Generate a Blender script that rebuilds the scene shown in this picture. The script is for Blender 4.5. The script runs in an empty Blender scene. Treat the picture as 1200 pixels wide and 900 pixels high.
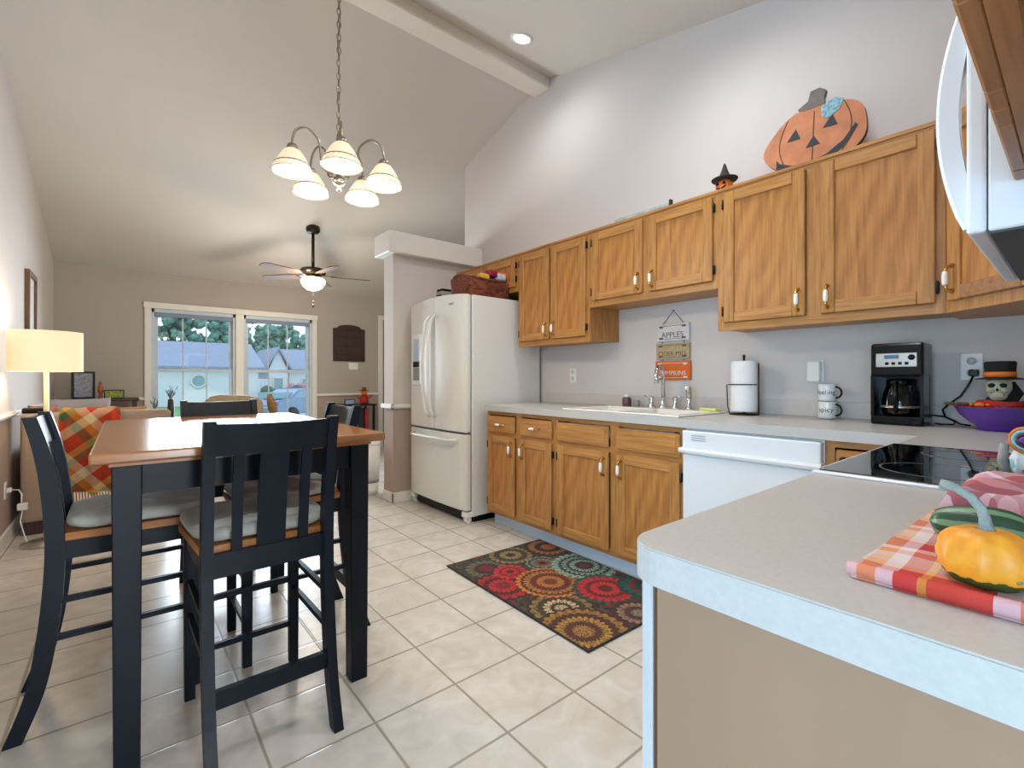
import bpy, bmesh, math, random
from mathutils import Vector, Matrix
PI = math.pi
R = math.radians
random.seed(7)
SC = bpy.context.scene
COL = SC.collection

# ------------------------------------------------------------------ camera, world, light, exposure
cam_d = bpy.data.cameras.new('camera'); cam = bpy.data.objects.new('camera', cam_d); COL.objects.link(cam)
cam.location = (0, 0, 1.114)
cam.rotation_euler = (R(90), 0, -math.atan(455 / 552))
cam_d.sensor_width = 36; cam_d.lens = 552 / 1200 * 36
cam_d.shift_y = -6 / 1200
cam_d.clip_start = 0.02; cam_d.clip_end = 300
SC.camera = cam
SC.view_settings.view_transform = 'Standard'; SC.view_settings.look = 'None'
SC.view_settings.gamma = 1.0; SC.view_settings.use_curve_mapping = False
SC.view_settings.exposure = 0.88
w = bpy.data.worlds.new('sky'); SC.world = w; w.use_nodes = True
bg = w.node_tree.nodes['Background']; bg.inputs[0].default_value = (0.66, 0.82, 1.0, 1); bg.inputs[1].default_value = 0.85

def area(name, loc, rot, sx, sy, power, col):
    l = bpy.data.lights.new(name, 'AREA'); l.shape = 'RECTANGLE'; l.size = sx; l.size_y = sy
    l.energy = power; l.color = col
    o = bpy.data.objects.new(name, l); o.location = loc; o.rotation_euler = rot; COL.objects.link(o)
    return o
# daylight at the living room window, left daylight and back fill outside assumed doors
area('daylight_left', (-3.25, -0.75, 1.12), (0, R(-90), 0), 2.0, 2.8, 112, (0.44, 0.73, 1.0))
area('fill_back', (1.0, -3.25, 1.25), (R(90), 0, 0), 3.4, 2.3, 330, (0.86, 0.93, 1.0))  # added fill from behind the camera
win_l = area('daylight_front', (1.25, 7.46, 1.22), (R(-90), 0, 0), 1.9, 1.45, 46, (0.74, 0.88, 1.0)).data
win_l.spread = R(105); win_l.specular_factor = .3

# ------------------------------------------------------------------ materials
def S(hx):
    hx = hx.lstrip('#'); v = [int(hx[i:i+2], 16) / 255 for i in (0, 2, 4)]
    return tuple(((c / 12.92) if c <= .04045 else ((c + .055) / 1.055) ** 2.4) for c in v) + (1,)
MATS = {}
def newmat(name):
    m = bpy.data.materials.new(name); m.use_nodes = True; MATS[name] = m
    nt = m.node_tree; return m, nt, nt.nodes['Principled BSDF'], nt.nodes, nt.links
def mat(name, hx, rough=.5, metal=0, var=.06, scale=8, bump=0, spec=.5, emit=None, es=0, bscale=None, stretch=(1, 1, 1), coat=0):
    m, nt, b, N, L = newmat(name)
    c = S(hx)
    tc = N.new('ShaderNodeTexCoord'); mp = N.new('ShaderNodeMapping'); mp.inputs['Scale'].default_value = stretch
    L.new(tc.outputs['Object'], mp.inputs[0])
    no = N.new('ShaderNodeTexNoise'); no.inputs['Scale'].default_value = scale; no.inputs['Detail'].default_value = 4
    L.new(mp.outputs[0], no.inputs[0])
    r = N.new('ShaderNodeValToRGB')
    r.color_ramp.elements[0].position = .3; r.color_ramp.elements[1].position = .7
    r.color_ramp.elements[0].color = tuple(x * (1 - var) for x in c[:3]) + (1,)
    r.color_ramp.elements[1].color = tuple(min(1, x * (1 + var)) for x in c[:3]) + (1,)
    L.new(no.outputs[0], r.inputs[0]); L.new(r.outputs[0], b.inputs['Base Color'])
    b.inputs['Roughness'].default_value = rough; b.inputs['Metallic'].default_value = metal
    b.inputs['Specular IOR Level'].default_value = spec; b.inputs['Coat Weight'].default_value = coat
    if emit: b.inputs['Emission Color'].default_value = S(emit); b.inputs['Emission Strength'].default_value = es
    if bump:
        n2 = N.new('ShaderNodeTexNoise'); n2.inputs['Scale'].default_value = bscale or scale * 6; L.new(mp.outputs[0], n2.inputs[0])
        bp = N.new('ShaderNodeBump'); bp.inputs['Strength'].default_value = bump; bp.inputs['Distance'].default_value = .01
        L.new(n2.outputs[0], bp.inputs['Height']); L.new(bp.outputs[0], b.inputs['Normal'])
    return m
def wood(name, dark, mid, light, axis='Z', rough=.42, scale=1.0, wav=.10):
    m, nt, b, N, L = newmat(name)
    tc = N.new('ShaderNodeTexCoord'); mp = N.new('ShaderNodeMapping')
    st = {'Z': (80, 80, 4), 'Y': (80, 4, 80), 'X': (4, 80, 80)}[axis]
    mp.inputs['Scale'].default_value = tuple(v * scale for v in st); L.new(tc.outputs['Object'], mp.inputs[0])
    n1 = N.new('ShaderNodeTexNoise'); n1.inputs['Scale'].default_value = 1.0; n1.inputs['Detail'].default_value = 8; n1.inputs['Distortion'].default_value = .6
    L.new(mp.outputs[0], n1.inputs[0])
    mp2 = N.new('ShaderNodeMapping'); st2 = {'Z': (3.2, 3.2, .9), 'Y': (3.2, .9, 3.2), 'X': (.9, 3.2, 3.2)}[axis]
    mp2.inputs['Scale'].default_value = tuple(v * scale for v in st2); L.new(tc.outputs['Object'], mp2.inputs[0])
    wv = N.new('ShaderNodeTexWave'); wv.inputs['Scale'].default_value = 3.0; wv.inputs['Distortion'].default_value = 7; wv.inputs['Detail'].default_value = 3
    wv.bands_direction = 'X' if axis != 'X' else 'Y'
    if axis == 'Z': wv.bands_direction = 'DIAGONAL'
    L.new(mp2.outputs[0], wv.inputs[0])
    mx = N.new('ShaderNodeMix'); mx.data_type = 'FLOAT'; mx.inputs[0].default_value = wav
    L.new(n1.outputs[0], mx.inputs[2]); L.new(wv.outputs[1], mx.inputs[3])
    r = N.new('ShaderNodeValToRGB'); e = r.color_ramp.elements
    e[0].position = .22; e[0].color = S(dark); e[1].position = .78; e[1].color = S(light)
    k = e.new(.5); k.color = S(mid)
    L.new(mx.outputs[0], r.inputs[0]); L.new(r.outputs[0], b.inputs['Base Color'])
    b.inputs['Roughness'].default_value = rough
    bp = N.new('ShaderNodeBump'); bp.inputs['Strength'].default_value = .08; bp.inputs['Distance'].default_value = .004
    L.new(n1.outputs[0], bp.inputs['Height']); L.new(bp.outputs[0], b.inputs['Normal'])
    return m
def math_(N, L, op, a, b=None, c=None):
    n = N.new('ShaderNodeMath'); n.operation = op
    for i, v in enumerate((a, b, c)):
        if v is None: continue
        if isinstance(v, (int, float)): n.inputs[i].default_value = v
        else: L.new(v, n.inputs[i])
    return n.outputs[0]
def mixc(N, L, f, a, b, mode='MIX'):
    n = N.new('ShaderNodeMix'); n.data_type = 'RGBA'; n.blend_type = mode
    if isinstance(f, (int, float)): n.inputs[0].default_value = f
    else: L.new(f, n.inputs[0])
    for i, v in ((6, a), (7, b)):
        if isinstance(v, tuple): n.inputs[i].default_value = v
        else: L.new(v, n.inputs[i])
    return n.outputs[2]
def cramp(N, L, fac, stops, const=True):
    r = N.new('ShaderNodeValToRGB'); r.color_ramp.interpolation = 'CONSTANT' if const else 'LINEAR'
    e = r.color_ramp.elements
    e[0].position = stops[0][0]; e[0].color = S(stops[0][1]); e[1].position = stops[1][0]; e[1].color = S(stops[1][1])
    for p, c in stops[2:]: k = e.new(p); k.color = S(c)
    L.new(fac, r.inputs[0]); return r.outputs[0]
def plaid(name, sx, sy, px, py, rough=.9, axes=(0, 1), rot=(0, 0, 0)):
    m, nt, b, N, L = newmat(name)
    tc = N.new('ShaderNodeTexCoord'); sp = N.new('ShaderNodeSeparateXYZ'); mp = N.new('ShaderNodeMapping'); mp.inputs['Rotation'].default_value = rot; L.new(tc.outputs['Object'], mp.inputs[0]); L.new(mp.outputs[0], sp.inputs[0])
    fx = math_(N, L, 'FRACT', math_(N, L, 'MULTIPLY_ADD', sp.outputs[axes[0]], sx, 10.13))
    fy = math_(N, L, 'FRACT', math_(N, L, 'MULTIPLY_ADD', sp.outputs[axes[1]], sy, 10.37))
    c = mixc(N, L, .5, cramp(N, L, fx, px), cramp(N, L, fy, py))
    L.new(c, b.inputs['Base Color']); b.inputs['Roughness'].default_value = rough
    no = N.new('ShaderNodeTexNoise'); no.inputs['Scale'].default_value = 400; L.new(tc.outputs['Object'], no.inputs[0])
    bp = N.new('ShaderNodeBump'); bp.inputs['Strength'].default_value = .3; bp.inputs['Distance'].default_value = .002
    L.new(no.outputs[0], bp.inputs['Height']); L.new(bp.outputs[0], b.inputs['Normal'])
    return m
def glass(name, tint=(1, 1, 1, 1), rough=0.0):
    m = bpy.data.materials.new(name); m.use_nodes = True; MATS[name] = m
    N = m.node_tree.nodes; L = m.node_tree.links; N.clear()
    o = N.new('ShaderNodeOutputMaterial'); mx = N.new('ShaderNodeMixShader'); t = N.new('ShaderNodeBsdfTransparent'); g = N.new('ShaderNodeBsdfGlossy')
    f = N.new('ShaderNodeFresnel'); f.inputs[0].default_value = 1.45
    t.inputs[0].default_value = tint; g.inputs['Roughness'].default_value = rough
    L.new(f.outputs[0], mx.inputs[0]); L.new(t.outputs[0], mx.inputs[1]); L.new(g.outputs[0], mx.inputs[2]); L.new(mx.outputs[0], o.inputs[0])
    return m

paint = mat('wall_paint', '#cfc7c2', .85, var=.012, scale=2, bump=.05, bscale=150)
paint_low = mat('wall_paint_lower', '#a8968a', .85, var=.015, scale=2, bump=.05, bscale=150)
paint_front = mat('wall_paint_shaded', '#b2aaa0', .85, var=.012, scale=2, bump=.05, bscale=150)  # same greige as the other walls, darkened to stand for dimmer light
ceil_m = mat('ceiling_paint', '#cfc9c1', .9, var=.012, scale=2, bump=.08, bscale=120)
white = mat('white_trim_paint', '#e6e3dc', .45, var=.01)
splash = mat('backsplash_laminate', '#c6bfb8', .45, var=.03, scale=60)
lam = mat('countertop_laminate', '#bfbdb9', .32, var=.045, scale=140, bump=.02)
appl = mat('appliance_white', '#dfdfdb', .28, var=.008, coat=.2)
dwm = mat('dishwasher_white', '#e3e7ea', .3, var=.008, coat=.2)
plastic_w = mat('white_plastic', '#eceae4', .35, var=.01)
plastic_g = mat('grey_plastic', '#8d8f92', .45, var=.03)
black_p = mat('black_plastic', '#070809', .2, var=.1, spec=.25)
black_m = mat('black_metal', '#17181a', .35, .4, var=.1)
navy = mat('black_navy_painted_wood', '#08131f', .42, var=.18, spec=.22, scale=5, stretch=(1, 1, .3), bump=.03)
chrome = mat('chrome', '#c9ccd0', .14, 1, var=.02)
brass = mat('brass', '#c9a24e', .25, 1, var=.04)
porcelain = mat('white_porcelain', '#f2efe8', .15, var=.01, coat=.4)
bronze = mat('bronze_metal', '#3a3029', .35, .8, var=.1)
nickel = mat('aged_nickel', '#9a8f80', .28, .9, var=.1)
oak = wood('oak_grain_upright', '#8f5c2c', '#b07a3e', '#c58f50', 'Z')
oak_h = wood('oak_grain_level', '#8f5c2c', '#b27c40', '#c89252', 'Y')
oak_x = wood('oak_grain_across', '#7c4f2c', '#986a40', '#aa7c4e', 'X')
oak_p = wood('oak_panel_grain', '#935c2a', '#b0763a', '#c38a48', 'Z', scale=.8, wav=.2)
table_w = wood('table_top_wood', '#6d4526', '#8f6138', '#a87646', 'X', rough=.2, scale=.6)
seat_w = wood('seat_wood', '#7c4a1f', '#a5682f', '#bb7f3f', 'X', rough=.35)
dark_w = wood('dark_walnut', '#2a1a14', '#3a241b', '#4a3024', 'Z')
fan_w = wood('fan_blade_wood', '#34200f', '#4a2d18', '#5f3b20', 'X', rough=.75)
dark_gap = mat('dark_gap', '#1c1916', .8)
cushion = mat('grey_cushion_fabric', '#b3b6b2', .95, var=.06, scale=30, bump=.2, bscale=300)
sofa_m = mat('tan_sofa_fabric', '#a58f7c', .95, var=.05, scale=20, bump=.2, bscale=250)
brown_f = mat('caramel_fabric', '#a97c4c', .95, var=.12, scale=12, bump=.2)
grey_f = mat('lavender_grey_fabric', '#9b9799', .95, var=.06, scale=14, bump=.2)
panel_m = mat('end_panel_laminate', '#9c7d63', .5, var=.05, scale=6, stretch=(1, 1, .25))
stile_m = mat('weathered_white_stile', '#bfc0c2', .5, var=.09, scale=20, stretch=(1, 1, .12))
kick_m = mat('white_toe_kick', '#cdd8e2', .45, var=.02)
ceramic_gl = mat('cooktop_black_glass', '#0a0b0d', .05, var=.05, coat=1)
ring_m = mat('burner_ring_print', '#55575a', .15)
paper_m = mat('paper_towel', '#efeeec', .95, var=.02, scale=60, bump=.25, bscale=200)
bulb_m = mat('lit_bulb', '#fff3d6', .5, emit='#ffe8bd', es=14)
bulb_c = mat('lit_recessed_lens', '#ffffff', .5, emit='#fff6e8', es=9)
shade_m = mat('glowing_lamp_shade', '#ece0c4', .9, var=.02, emit='#f3d8a4', es=.3)
frost = mat('frosted_ribbed_glass', '#efe2c8', .35, var=.04, emit='#ffe2b4', es=.22)
frost_in = mat('lit_shade_lining', '#d9c9a8', .5, var=.04, emit='#ffe9c4', es=.12)
fglass = mat('cut_glass_bowl', '#f3ead2', .2, var=.12, scale=60, emit='#fff0c8', es=2.2)
purple = mat('purple_plastic', '#5a2f96', .25, var=.06, coat=.3)
orange = mat('orange_paint', '#e2731c', .5, var=.06)
red_f = mat('red_cloth', '#a3241c', .9, var=.15, scale=20)
blackcloth = mat('black_felt', '#111214', .9, var=.15)
bone = mat('bone_grey_green', '#a9ab93', .6, var=.16, scale=40)
blue_m = mat('blue_plastic', '#23438f', .4)
gourd_o = None
yellow_m = mat('yellow_sponge', '#d6d97c', .9, var=.08, scale=80, bump=.3)
soap_m = mat('dark_soap_jar_label', '#5a4248', .4, var=.6, scale=60)
pumpkin_w = mat('weathered_orange_board', '#bd7a55', .8, var=.16, scale=14, bump=.1)
pumpkin_e = mat('board_edge_brown', '#5e4a3a', .8, var=.2, scale=30)
stem_b = mat('grey_brown_stem_board', '#6e6760', .85, var=.15, scale=30)
patch_m = mat('teal_patchwork', '#7fa4b0', .8, var=.5, scale=70)
board_b = mat('black_cutout_paint', '#22272e', .7)
wicker = mat('red_brown_wicker', '#71351f', .8, var=.75, scale=34, bump=.8, bscale=90, stretch=(1, 1, 1.8))
wick2 = mat('patterned_throw', '#8a6a45', .9, var=.6, scale=50, bump=.3)
beige_f = mat('beige_armchair_fabric', '#b09b80', .95, var=.08, scale=30, bump=.2)
glass_m = glass('window_glass')
coffee_gl = glass('carafe_glass', (.55, .55, .56, 1))
steel = mat('brushed_steel', '#b9b6ad', .3, .8, var=.05, scale=40)
screen = mat('lcd_blue', '#4d7391', .2)
sign_w = mat('whitewashed_board', '#d3cfcc', .8, var=.08, scale=30)
sign_t = mat('burlap_tan_board', '#b09b75', .8, var=.12, scale=40)
sign_g = mat('grey_sign_edge', '#7f8686', .7)
ink = mat('brown_ink', '#5b4640', .8)
ink_k = mat('black_ink', '#1c1c1f', .7)
mug_m = mat('cream_mug_glaze', '#dadcd8', .2, var=.02, coat=.4)
concrete = mat('driveway_concrete', '#b9bcc0', .9)
grass = mat('lawn_grass', '#6fa06a', .95, var=.2, scale=3)
siding = mat('white_siding', '#e6e9f0', .8, var=.03)
roof_m = mat('grey_roof_shingle', '#97a3b8', .9, var=.06, scale=4)
leaf = mat('tree_foliage', '#6d9c8a', .95, var=.45, scale=3, bump=.6, bscale=8)
bush_m = mat('bush_foliage', '#38604f', .95, var=.35, scale=8)
bark = mat('tree_bark', '#4a4038', .95)
car_m = mat('silver_blue_car_paint', '#8fa5c0', .25, .3, coat=.5)
tail = mat('red_tail_lamp', '#d8304a', .3)
window_d = mat('dark_window_pane', '#93b3c0', .15)
jamb = mat('bluish_white_vinyl', '#c3d0de', .4)
screen_g = mat('photo_print', '#8a8f9a', .5, var=.5, scale=60)

# stripes on plaids
tablecl = plaid('orange_plaid_cloth', 9, 9,
    [(0, '#c23a30'), (.16, '#e8b48a'), (.3, '#dccad0'), (.42, '#e9d88a'), (.47, '#e3cfd4'), (.6, '#d98a66'), (.74, '#e8d2cc'), (.84, '#c23a30')],
    [(0, '#c8402f'), (.18, '#d9a23f'), (.24, '#c8353a'), (.4, '#e9dde2'), (.52, '#e2a274'), (.66, '#e7e0e8'), (.8, '#c94438')])
towelp = plaid('rose_plaid_towel', 7.5, 7.5,
    [(0, '#a84c50'), (.3, '#d9a3a5'), (.5, '#b77079'), (.62, '#e3cdd6'), (.68, '#a8565c'), (.9, '#cf9a9d')],
    [(0, '#b05a60'), (.25, '#d8b6c2'), (.55, '#b8828c'), (.6, '#ead9e2'), (.66, '#8d5c6a')], rot=(0, 0, R(40)))
blanketp = plaid('autumn_plaid_blanket', 3.6, 3.4,
    [(0, '#d24a24'), (.25, '#3d6b45'), (.45, '#d9a13a'), (.62, '#e8d8b0'), (.82, '#c43b22')],
    [(0, '#cf4a22'), (.2, '#e9dcb8'), (.42, '#d0401f'), (.6, '#4f7350'), (.75, '#e0b256'), (.9, '#c43b22')], axes=(0, 2), rot=(0, R(38), 0))

# floor tile
def floor_mat():
    m, nt, b, N, L = newmat('vinyl_tile_floor')
    tc = N.new('ShaderNodeTexCoord'); sp = N.new('ShaderNodeSeparateXYZ'); L.new(tc.outputs['Object'], sp.inputs[0])
    T = .305
    def line(ax, off):
        f = math_(N, L, 'FRACT', math_(N, L, 'DIVIDE', math_(N, L, 'ADD', sp.outputs[ax], 30.5 - off), T))
        d = math_(N, L, 'ABSOLUTE', math_(N, L, 'SUBTRACT', f, .5))
        return d, math_(N, L, 'FLOOR', math_(N, L, 'DIVIDE', math_(N, L, 'ADD', sp.outputs[ax], 30.5 - off), T))
    dx, ix = line(0, .934); dy, iy = line(1, 1.459)
    mr = N.new('ShaderNodeMapRange'); mr.interpolation_type = 'SMOOTHSTEP'
    L.new(math_(N, L, 'MAXIMUM', dx, dy), mr.inputs[0]); mr.inputs[1].default_value = .478; mr.inputs[2].default_value = .494
    cb = N.new('ShaderNodeCombineXYZ'); L.new(ix, cb.inputs[0]); L.new(iy, cb.inputs[1])
    wn = N.new('ShaderNodeTexWhiteNoise'); L.new(cb.outputs[0], wn.inputs[0])
    no = N.new('ShaderNodeTexNoise'); no.inputs['Scale'].default_value = 7; no.inputs['Detail'].default_value = 6; no.inputs['Distortion'].default_value = 1.2
    L.new(tc.outputs['Object'], no.inputs[0])
    base = cramp(N, L, no.outputs[0], [(.3, '#c2bcb1'), (.72, '#dad6cf')], False)
    base = mixc(N, L, math_(N, L, 'MULTIPLY', wn.outputs[0], .25), base, S('#cfc7b8'))
    c = mixc(N, L, mr.outputs[0], base, S('#9b9184'))
    L.new(c, b.inputs['Base Color']); b.inputs['Roughness'].default_value = .27
    h = math_(N, L, 'SUBTRACT', math_(N, L, 'MULTIPLY', no.outputs[0], .3), mr.outputs[0])
    bp = N.new('ShaderNodeBump'); bp.inputs['Strength'].default_value = .25; bp.inputs['Distance'].default_value = .004
    L.new(h, bp.inputs['Height']); L.new(bp.outputs[0], b.inputs['Normal'])
    return m
tile = floor_mat()

# rug medallions, in rug-local metres (x across 0..0.74, y along 0..1.13)
def rug_mat():
    m, nt, b, N, L = newmat('medallion_rug')
    tc = N.new('ShaderNodeTexCoord'); sp = N.new('ShaderNodeSeparateXYZ'); L.new(tc.outputs['Object'], sp.inputs[0])
    X, Y = sp.outputs[0], sp.outputs[1]
    no = N.new('ShaderNodeTexNoise'); no.inputs['Scale'].default_value = 26; no.inputs['Detail'].default_value = 3; L.new(tc.outputs['Object'], no.inputs[0])
    col = cramp(N, L, no.outputs[0], [(0, '#2b2320'), (.45, '#5a4630'), (.52, '#1f3d38'), (.6, '#7a2a22')])
    meds = [ # cx, cy, r, petals, stops
        (.16, .94, .15, 16, [(0, '#7a1f1f'), (.3, '#3c2a24'), (.5, '#6b6450'), (.8, '#33423a')]),
        (.10, .70, .17, 18, [(0, '#8f1d22'), (.25, '#c0272d'), (.45, '#5d1a1c'), (.65, '#b3232a'), (.88, '#46201f')]),
        (.40, 1.02, .15, 20, [(0, '#2a332c'), (.2, '#9a8a5c'), (.45, '#4a3a2a'), (.7, '#8d7c50'), (.9, '#2d3b33')]),
        (.68, .98, .16, 22, [(0, '#b5602a'), (.3, '#2a2422'), (.55, '#a06a35'), (.8, '#2f2622')]),
        (.24, .82, .095, 14, [(0, '#5c1418'), (.25, '#d0282f'), (.5, '#8b1c20'), (.7, '#cf2b30')]),
        (.47, .80, .10, 14, [(0, '#2a2a28'), (.25, '#9a4a3c'), (.45, '#6f8577'), (.7, '#31413c'), (.85, '#7b9183')]),
        (.17, .33, .17, 18, [(0, '#c9b58a'), (.18, '#3a2a20'), (.32, '#d3c08e'), (.5, '#4a3a26'), (.7, '#8f7a45'), (.88, '#3a2f22')]),
        (.10, .12, .21, 26, [(0, '#b0803c'), (.22, '#5c3128'), (.4, '#b98a3c'), (.58, '#552c28'), (.75, '#a87a35'), (.92, '#44272a')]),
        (.33, .58, .185, 30, [(0, '#7b3b22'), (.2, '#c07a34'), (.4, '#702a1c'), (.6, '#b07834'), (.78, '#5a2a1c'), (.88, '#d8862f')]),
        (.64, .62, .19, 26, [(0, '#7a2a2a'), (.16, '#1e2c2a'), (.3, '#8fae9f'), (.45, '#38202a'), (.55, '#7e9d90'), (.7, '#223632'), (.8, '#8fb09f')]),
        (.50, .34, .17, 22, [(0, '#6a1a1e'), (.22, '#cf2d34'), (.45, '#7a1c20'), (.62, '#c9282f'), (.85, '#3a5147')]),
        (.42, .07, .13, 18, [(0, '#8a8a70'), (.25, '#5a3030'), (.5, '#9a7a62'), (.75, '#4b2a2a')]),
        (.70, .22, .16, 20, [(0, '#c43038'), (.2, '#1d4a44'), (.45, '#8a2026'), (.6, '#1b5a50'), (.85, '#23403a')]),
    ]
    for cx, cy, r, n, st in meds:
        dx = math_(N, L, 'SUBTRACT', X, cx); dy = math_(N, L, 'SUBTRACT', Y, cy)
        d = math_(N, L, 'SQRT', math_(N, L, 'ADD', math_(N, L, 'MULTIPLY', dx, dx), math_(N, L, 'MULTIPLY', dy, dy)))
        a = math_(N, L, 'ARCTAN2', dy, dx)
        wv = math_(N, L, 'SINE', math_(N, L, 'MULTIPLY', a, n))
        t = math_(N, L, 'ADD', math_(N, L, 'DIVIDE', d, r), math_(N, L, 'MULTIPLY', wv, .035))
        c = cramp(N, L, t, st)
        c = mixc(N, L, math_(N, L, 'MULTIPLY', math_(N, L, 'GREATER_THAN', wv, .35), .38), c, S('#2b211f'))
        col = mixc(N, L, math_(N, L, 'LESS_THAN', t, 1.0), col, c)
    ed = math_(N, L, 'MAXIMUM', math_(N, L, 'ABSOLUTE', math_(N, L, 'SUBTRACT', X, .37)), math_(N, L, 'SUBTRACT', math_(N, L, 'ABSOLUTE', math_(N, L, 'SUBTRACT', Y, .565)), .195))
    col = mixc(N, L, math_(N, L, 'GREATER_THAN', ed, .362), col, S('#1d1a18'))
    vo = N.new('ShaderNodeTexVoronoi'); vo.inputs['Scale'].default_value = 75; L.new(tc.outputs['Object'], vo.inputs[0])
    col = mixc(N, L, math_(N, L, 'MULTIPLY', math_(N, L, 'LESS_THAN', vo.outputs[0], .42), .55), col, S('#241c1a'))
    col = mixc(N, L, .16, col, S('#3a2a26'))
    L.new(col, b.inputs['Base Color']); b.inputs['Roughness'].default_value = .95
    return m
rugm = rug_mat()

def gourd_mat():
    m, nt, b, N, L = newmat('orange_gourd_skin')
    tc = N.new('ShaderNodeTexCoord'); sp = N.new('ShaderNodeSeparateXYZ'); L.new(tc.outputs['Object'], sp.inputs[0])
    no = N.new('ShaderNodeTexNoise'); no.inputs['Scale'].default_value = 45; no.inputs['Detail'].default_value = 3; L.new(tc.outputs['Object'], no.inputs[0])
    z = math_(N, L, 'ADD', sp.outputs[2], math_(N, L, 'MULTIPLY', math_(N, L, 'SUBTRACT', no.outputs[0], .5), .028))
    base = cramp(N, L, no.outputs[0], [(.3, '#dd8a1e'), (.7, '#f0a530')], False)
    c = mixc(N, L, math_(N, L, 'LESS_THAN', z, .0125), base, S('#3d4d1e'))
    vo = N.new('ShaderNodeTexVoronoi'); vo.inputs['Scale'].default_value = 38; L.new(tc.outputs['Object'], vo.inputs[0])
    wart = math_(N, L, 'LESS_THAN', vo.outputs[0], .17)
    n3 = N.new('ShaderNodeTexNoise'); n3.inputs['Scale'].default_value = 14; L.new(tc.outputs['Object'], n3.inputs[0])
    wart = math_(N, L, 'MULTIPLY', wart, math_(N, L, 'GREATER_THAN', n3.outputs[0], .55))
    c = mixc(N, L, wart, c, S('#8b8a52'))
    L.new(c, b.inputs['Base Color']); b.inputs['Roughness'].default_value = .45
    return m
gourd_o = gourd_mat()
def stripes_mat(name, c1, c2, n, c3=None):
    m, nt, b, N, L = newmat(name)
    tc = N.new('ShaderNodeTexCoord'); sp = N.new('ShaderNodeSeparateXYZ'); L.new(tc.outputs['Object'], sp.inputs[0])
    a = math_(N, L, 'ARCTAN2', sp.outputs[2], sp.outputs[1])
    no = N.new('ShaderNodeTexNoise'); no.inputs['Scale'].default_value = 60; L.new(tc.outputs['Object'], no.inputs[0])
    v = math_(N, L, 'ADD', math_(N, L, 'SINE', math_(N, L, 'MULTIPLY', a, n)), math_(N, L, 'MULTIPLY', no.outputs[0], 1.2))
    c = mixc(N, L, math_(N, L, 'GREATER_THAN', v, .9), S(c1), S(c2))
    if c3: c = mixc(N, L, math_(N, L, 'GREATER_THAN', sp.outputs[0], .0), c, S(c3))
    L.new(c, b.inputs['Base Color']); b.inputs['Roughness'].default_value = .4
    return m
gourd_g = stripes_mat('green_striped_gourd_skin', '#2a4a30', '#6f9068', 7)
gourd_y = stripes_mat('orange_green_gourd_skin', '#e09428', '#27402a', 4)
wart_m = mat('grey_green_wart', '#8a8a5a', .8, var=.3, scale=200)
stem_m = mat('grey_gourd_stem', '#8d9690', .8, var=.25, scale=40, bump=.4)

# ------------------------------------------------------------------ mesh helpers
def box(bm, x0, y0, z0, x1, y1, z1, mi=0, bev=0, seg=1):
    g = bmesh.ops.create_cube(bm, size=1)
    for v in g['verts']:
        v.co = Vector((x0 + (v.co.x + .5) * (x1 - x0), y0 + (v.co.y + .5) * (y1 - y0), z0 + (v.co.z + .5) * (z1 - z0)))
    fs = {f for v in g['verts'] for f in v.link_faces}
    for f in fs: f.material_index = mi
    if bev > 0:
        es = list({e for v in g['verts'] for e in v.link_edges})
        r = bmesh.ops.bevel(bm, geom=es, offset=bev, segments=seg, affect='EDGES', profile=.5)
        for f in r['faces']: f.material_index = mi
        return r['verts']
    return g['verts']
def lathe(bm, prof, n=24,  c=(0, 0, 0), mi=0, M=None, sx=1, sy=1, rib=0, nrib=0, cap=True):
    rings = []
    for r, z in prof:
        ring = []
        for i in range(n):
            a = 2 * PI * i / n
            rr = r * (1 + rib * math.cos(nrib * a)) if rib else r
            p = Vector((rr * math.cos(a) * sx, rr * math.sin(a) * sy, z))
            if M: p = M @ p
            ring.append(bm.verts.new(p + Vector(c)))
        rings.append(ring)
    for a, b in zip(rings, rings[1:]):
        for i in range(n):
            f = bm.faces.new((a[i], a[(i+1) % n], b[(i+1) % n], b[i])); f.material_index = mi; f.smooth = True
    for ring, (r, z) in ((rings[0], prof[0]), (rings[-1], prof[-1])):
        if cap and r > 1e-5:
            try: f = bm.faces.new(ring if ring is rings[-1] else ring[::-1]); f.material_index = mi
            except ValueError: pass
def tube(bm, pts, r, n=8, mi=0, cap=True):
    pts = [Vector(p) for p in pts]; rr = r if isinstance(r, (list, tuple)) else [r] * len(pts)
    rings = []; up = Vector((0, 0, 1)); prev = None
    for i, p in enumerate(pts):
        t = (pts[min(i+1, len(pts)-1)] - pts[max(i-1, 0)]).normalized()
        a = prev if prev is not None else (up if abs(t.dot(up)) < .9 else Vector((1, 0, 0)))
        a = (a - t * a.dot(t)).normalized(); b = t.cross(a); prev = a
        rings.append([bm.verts.new(p + (a * math.cos(2*PI*k/n) + b * math.sin(2*PI*k/n)) * rr[i]) for k in range(n)])
    for A, B in zip(rings, rings[1:]):
        for k in range(n):
            f = bm.faces.new((A[k], A[(k+1) % n], B[(k+1) % n], B[k])); f.smooth = True; f.material_index = mi
    if cap:
        for q in (rings[0][::-1], rings[-1]):
            f = bm.faces.new(q); f.material_index = mi
def cyl(bm, p0, p1, r, n=20, mi=0): tube(bm, [p0, p1], r, n, mi)
def prism(bm, poly, lo, hi, plane='XZ', mi=0):
    def P(a, b, h): return {'XZ': (a, h, b), 'YZ': (h, a, b), 'XY': (a, b, h)}[plane]
    A = [bm.verts.new(P(a, b, lo)) for a, b in poly]; B = [bm.verts.new(P(a, b, hi)) for a, b in poly]
    n = len(poly); fs = [bm.faces.new(A), bm.faces.new(B[::-1])]
    for i in range(n): fs.append(bm.faces.new((A[i], B[i], B[(i+1) % n], A[(i+1) % n])))
    for f in fs: f.material_index = mi
    bmesh.ops.recalc_face_normals(bm, faces=fs)
    return fs
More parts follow.
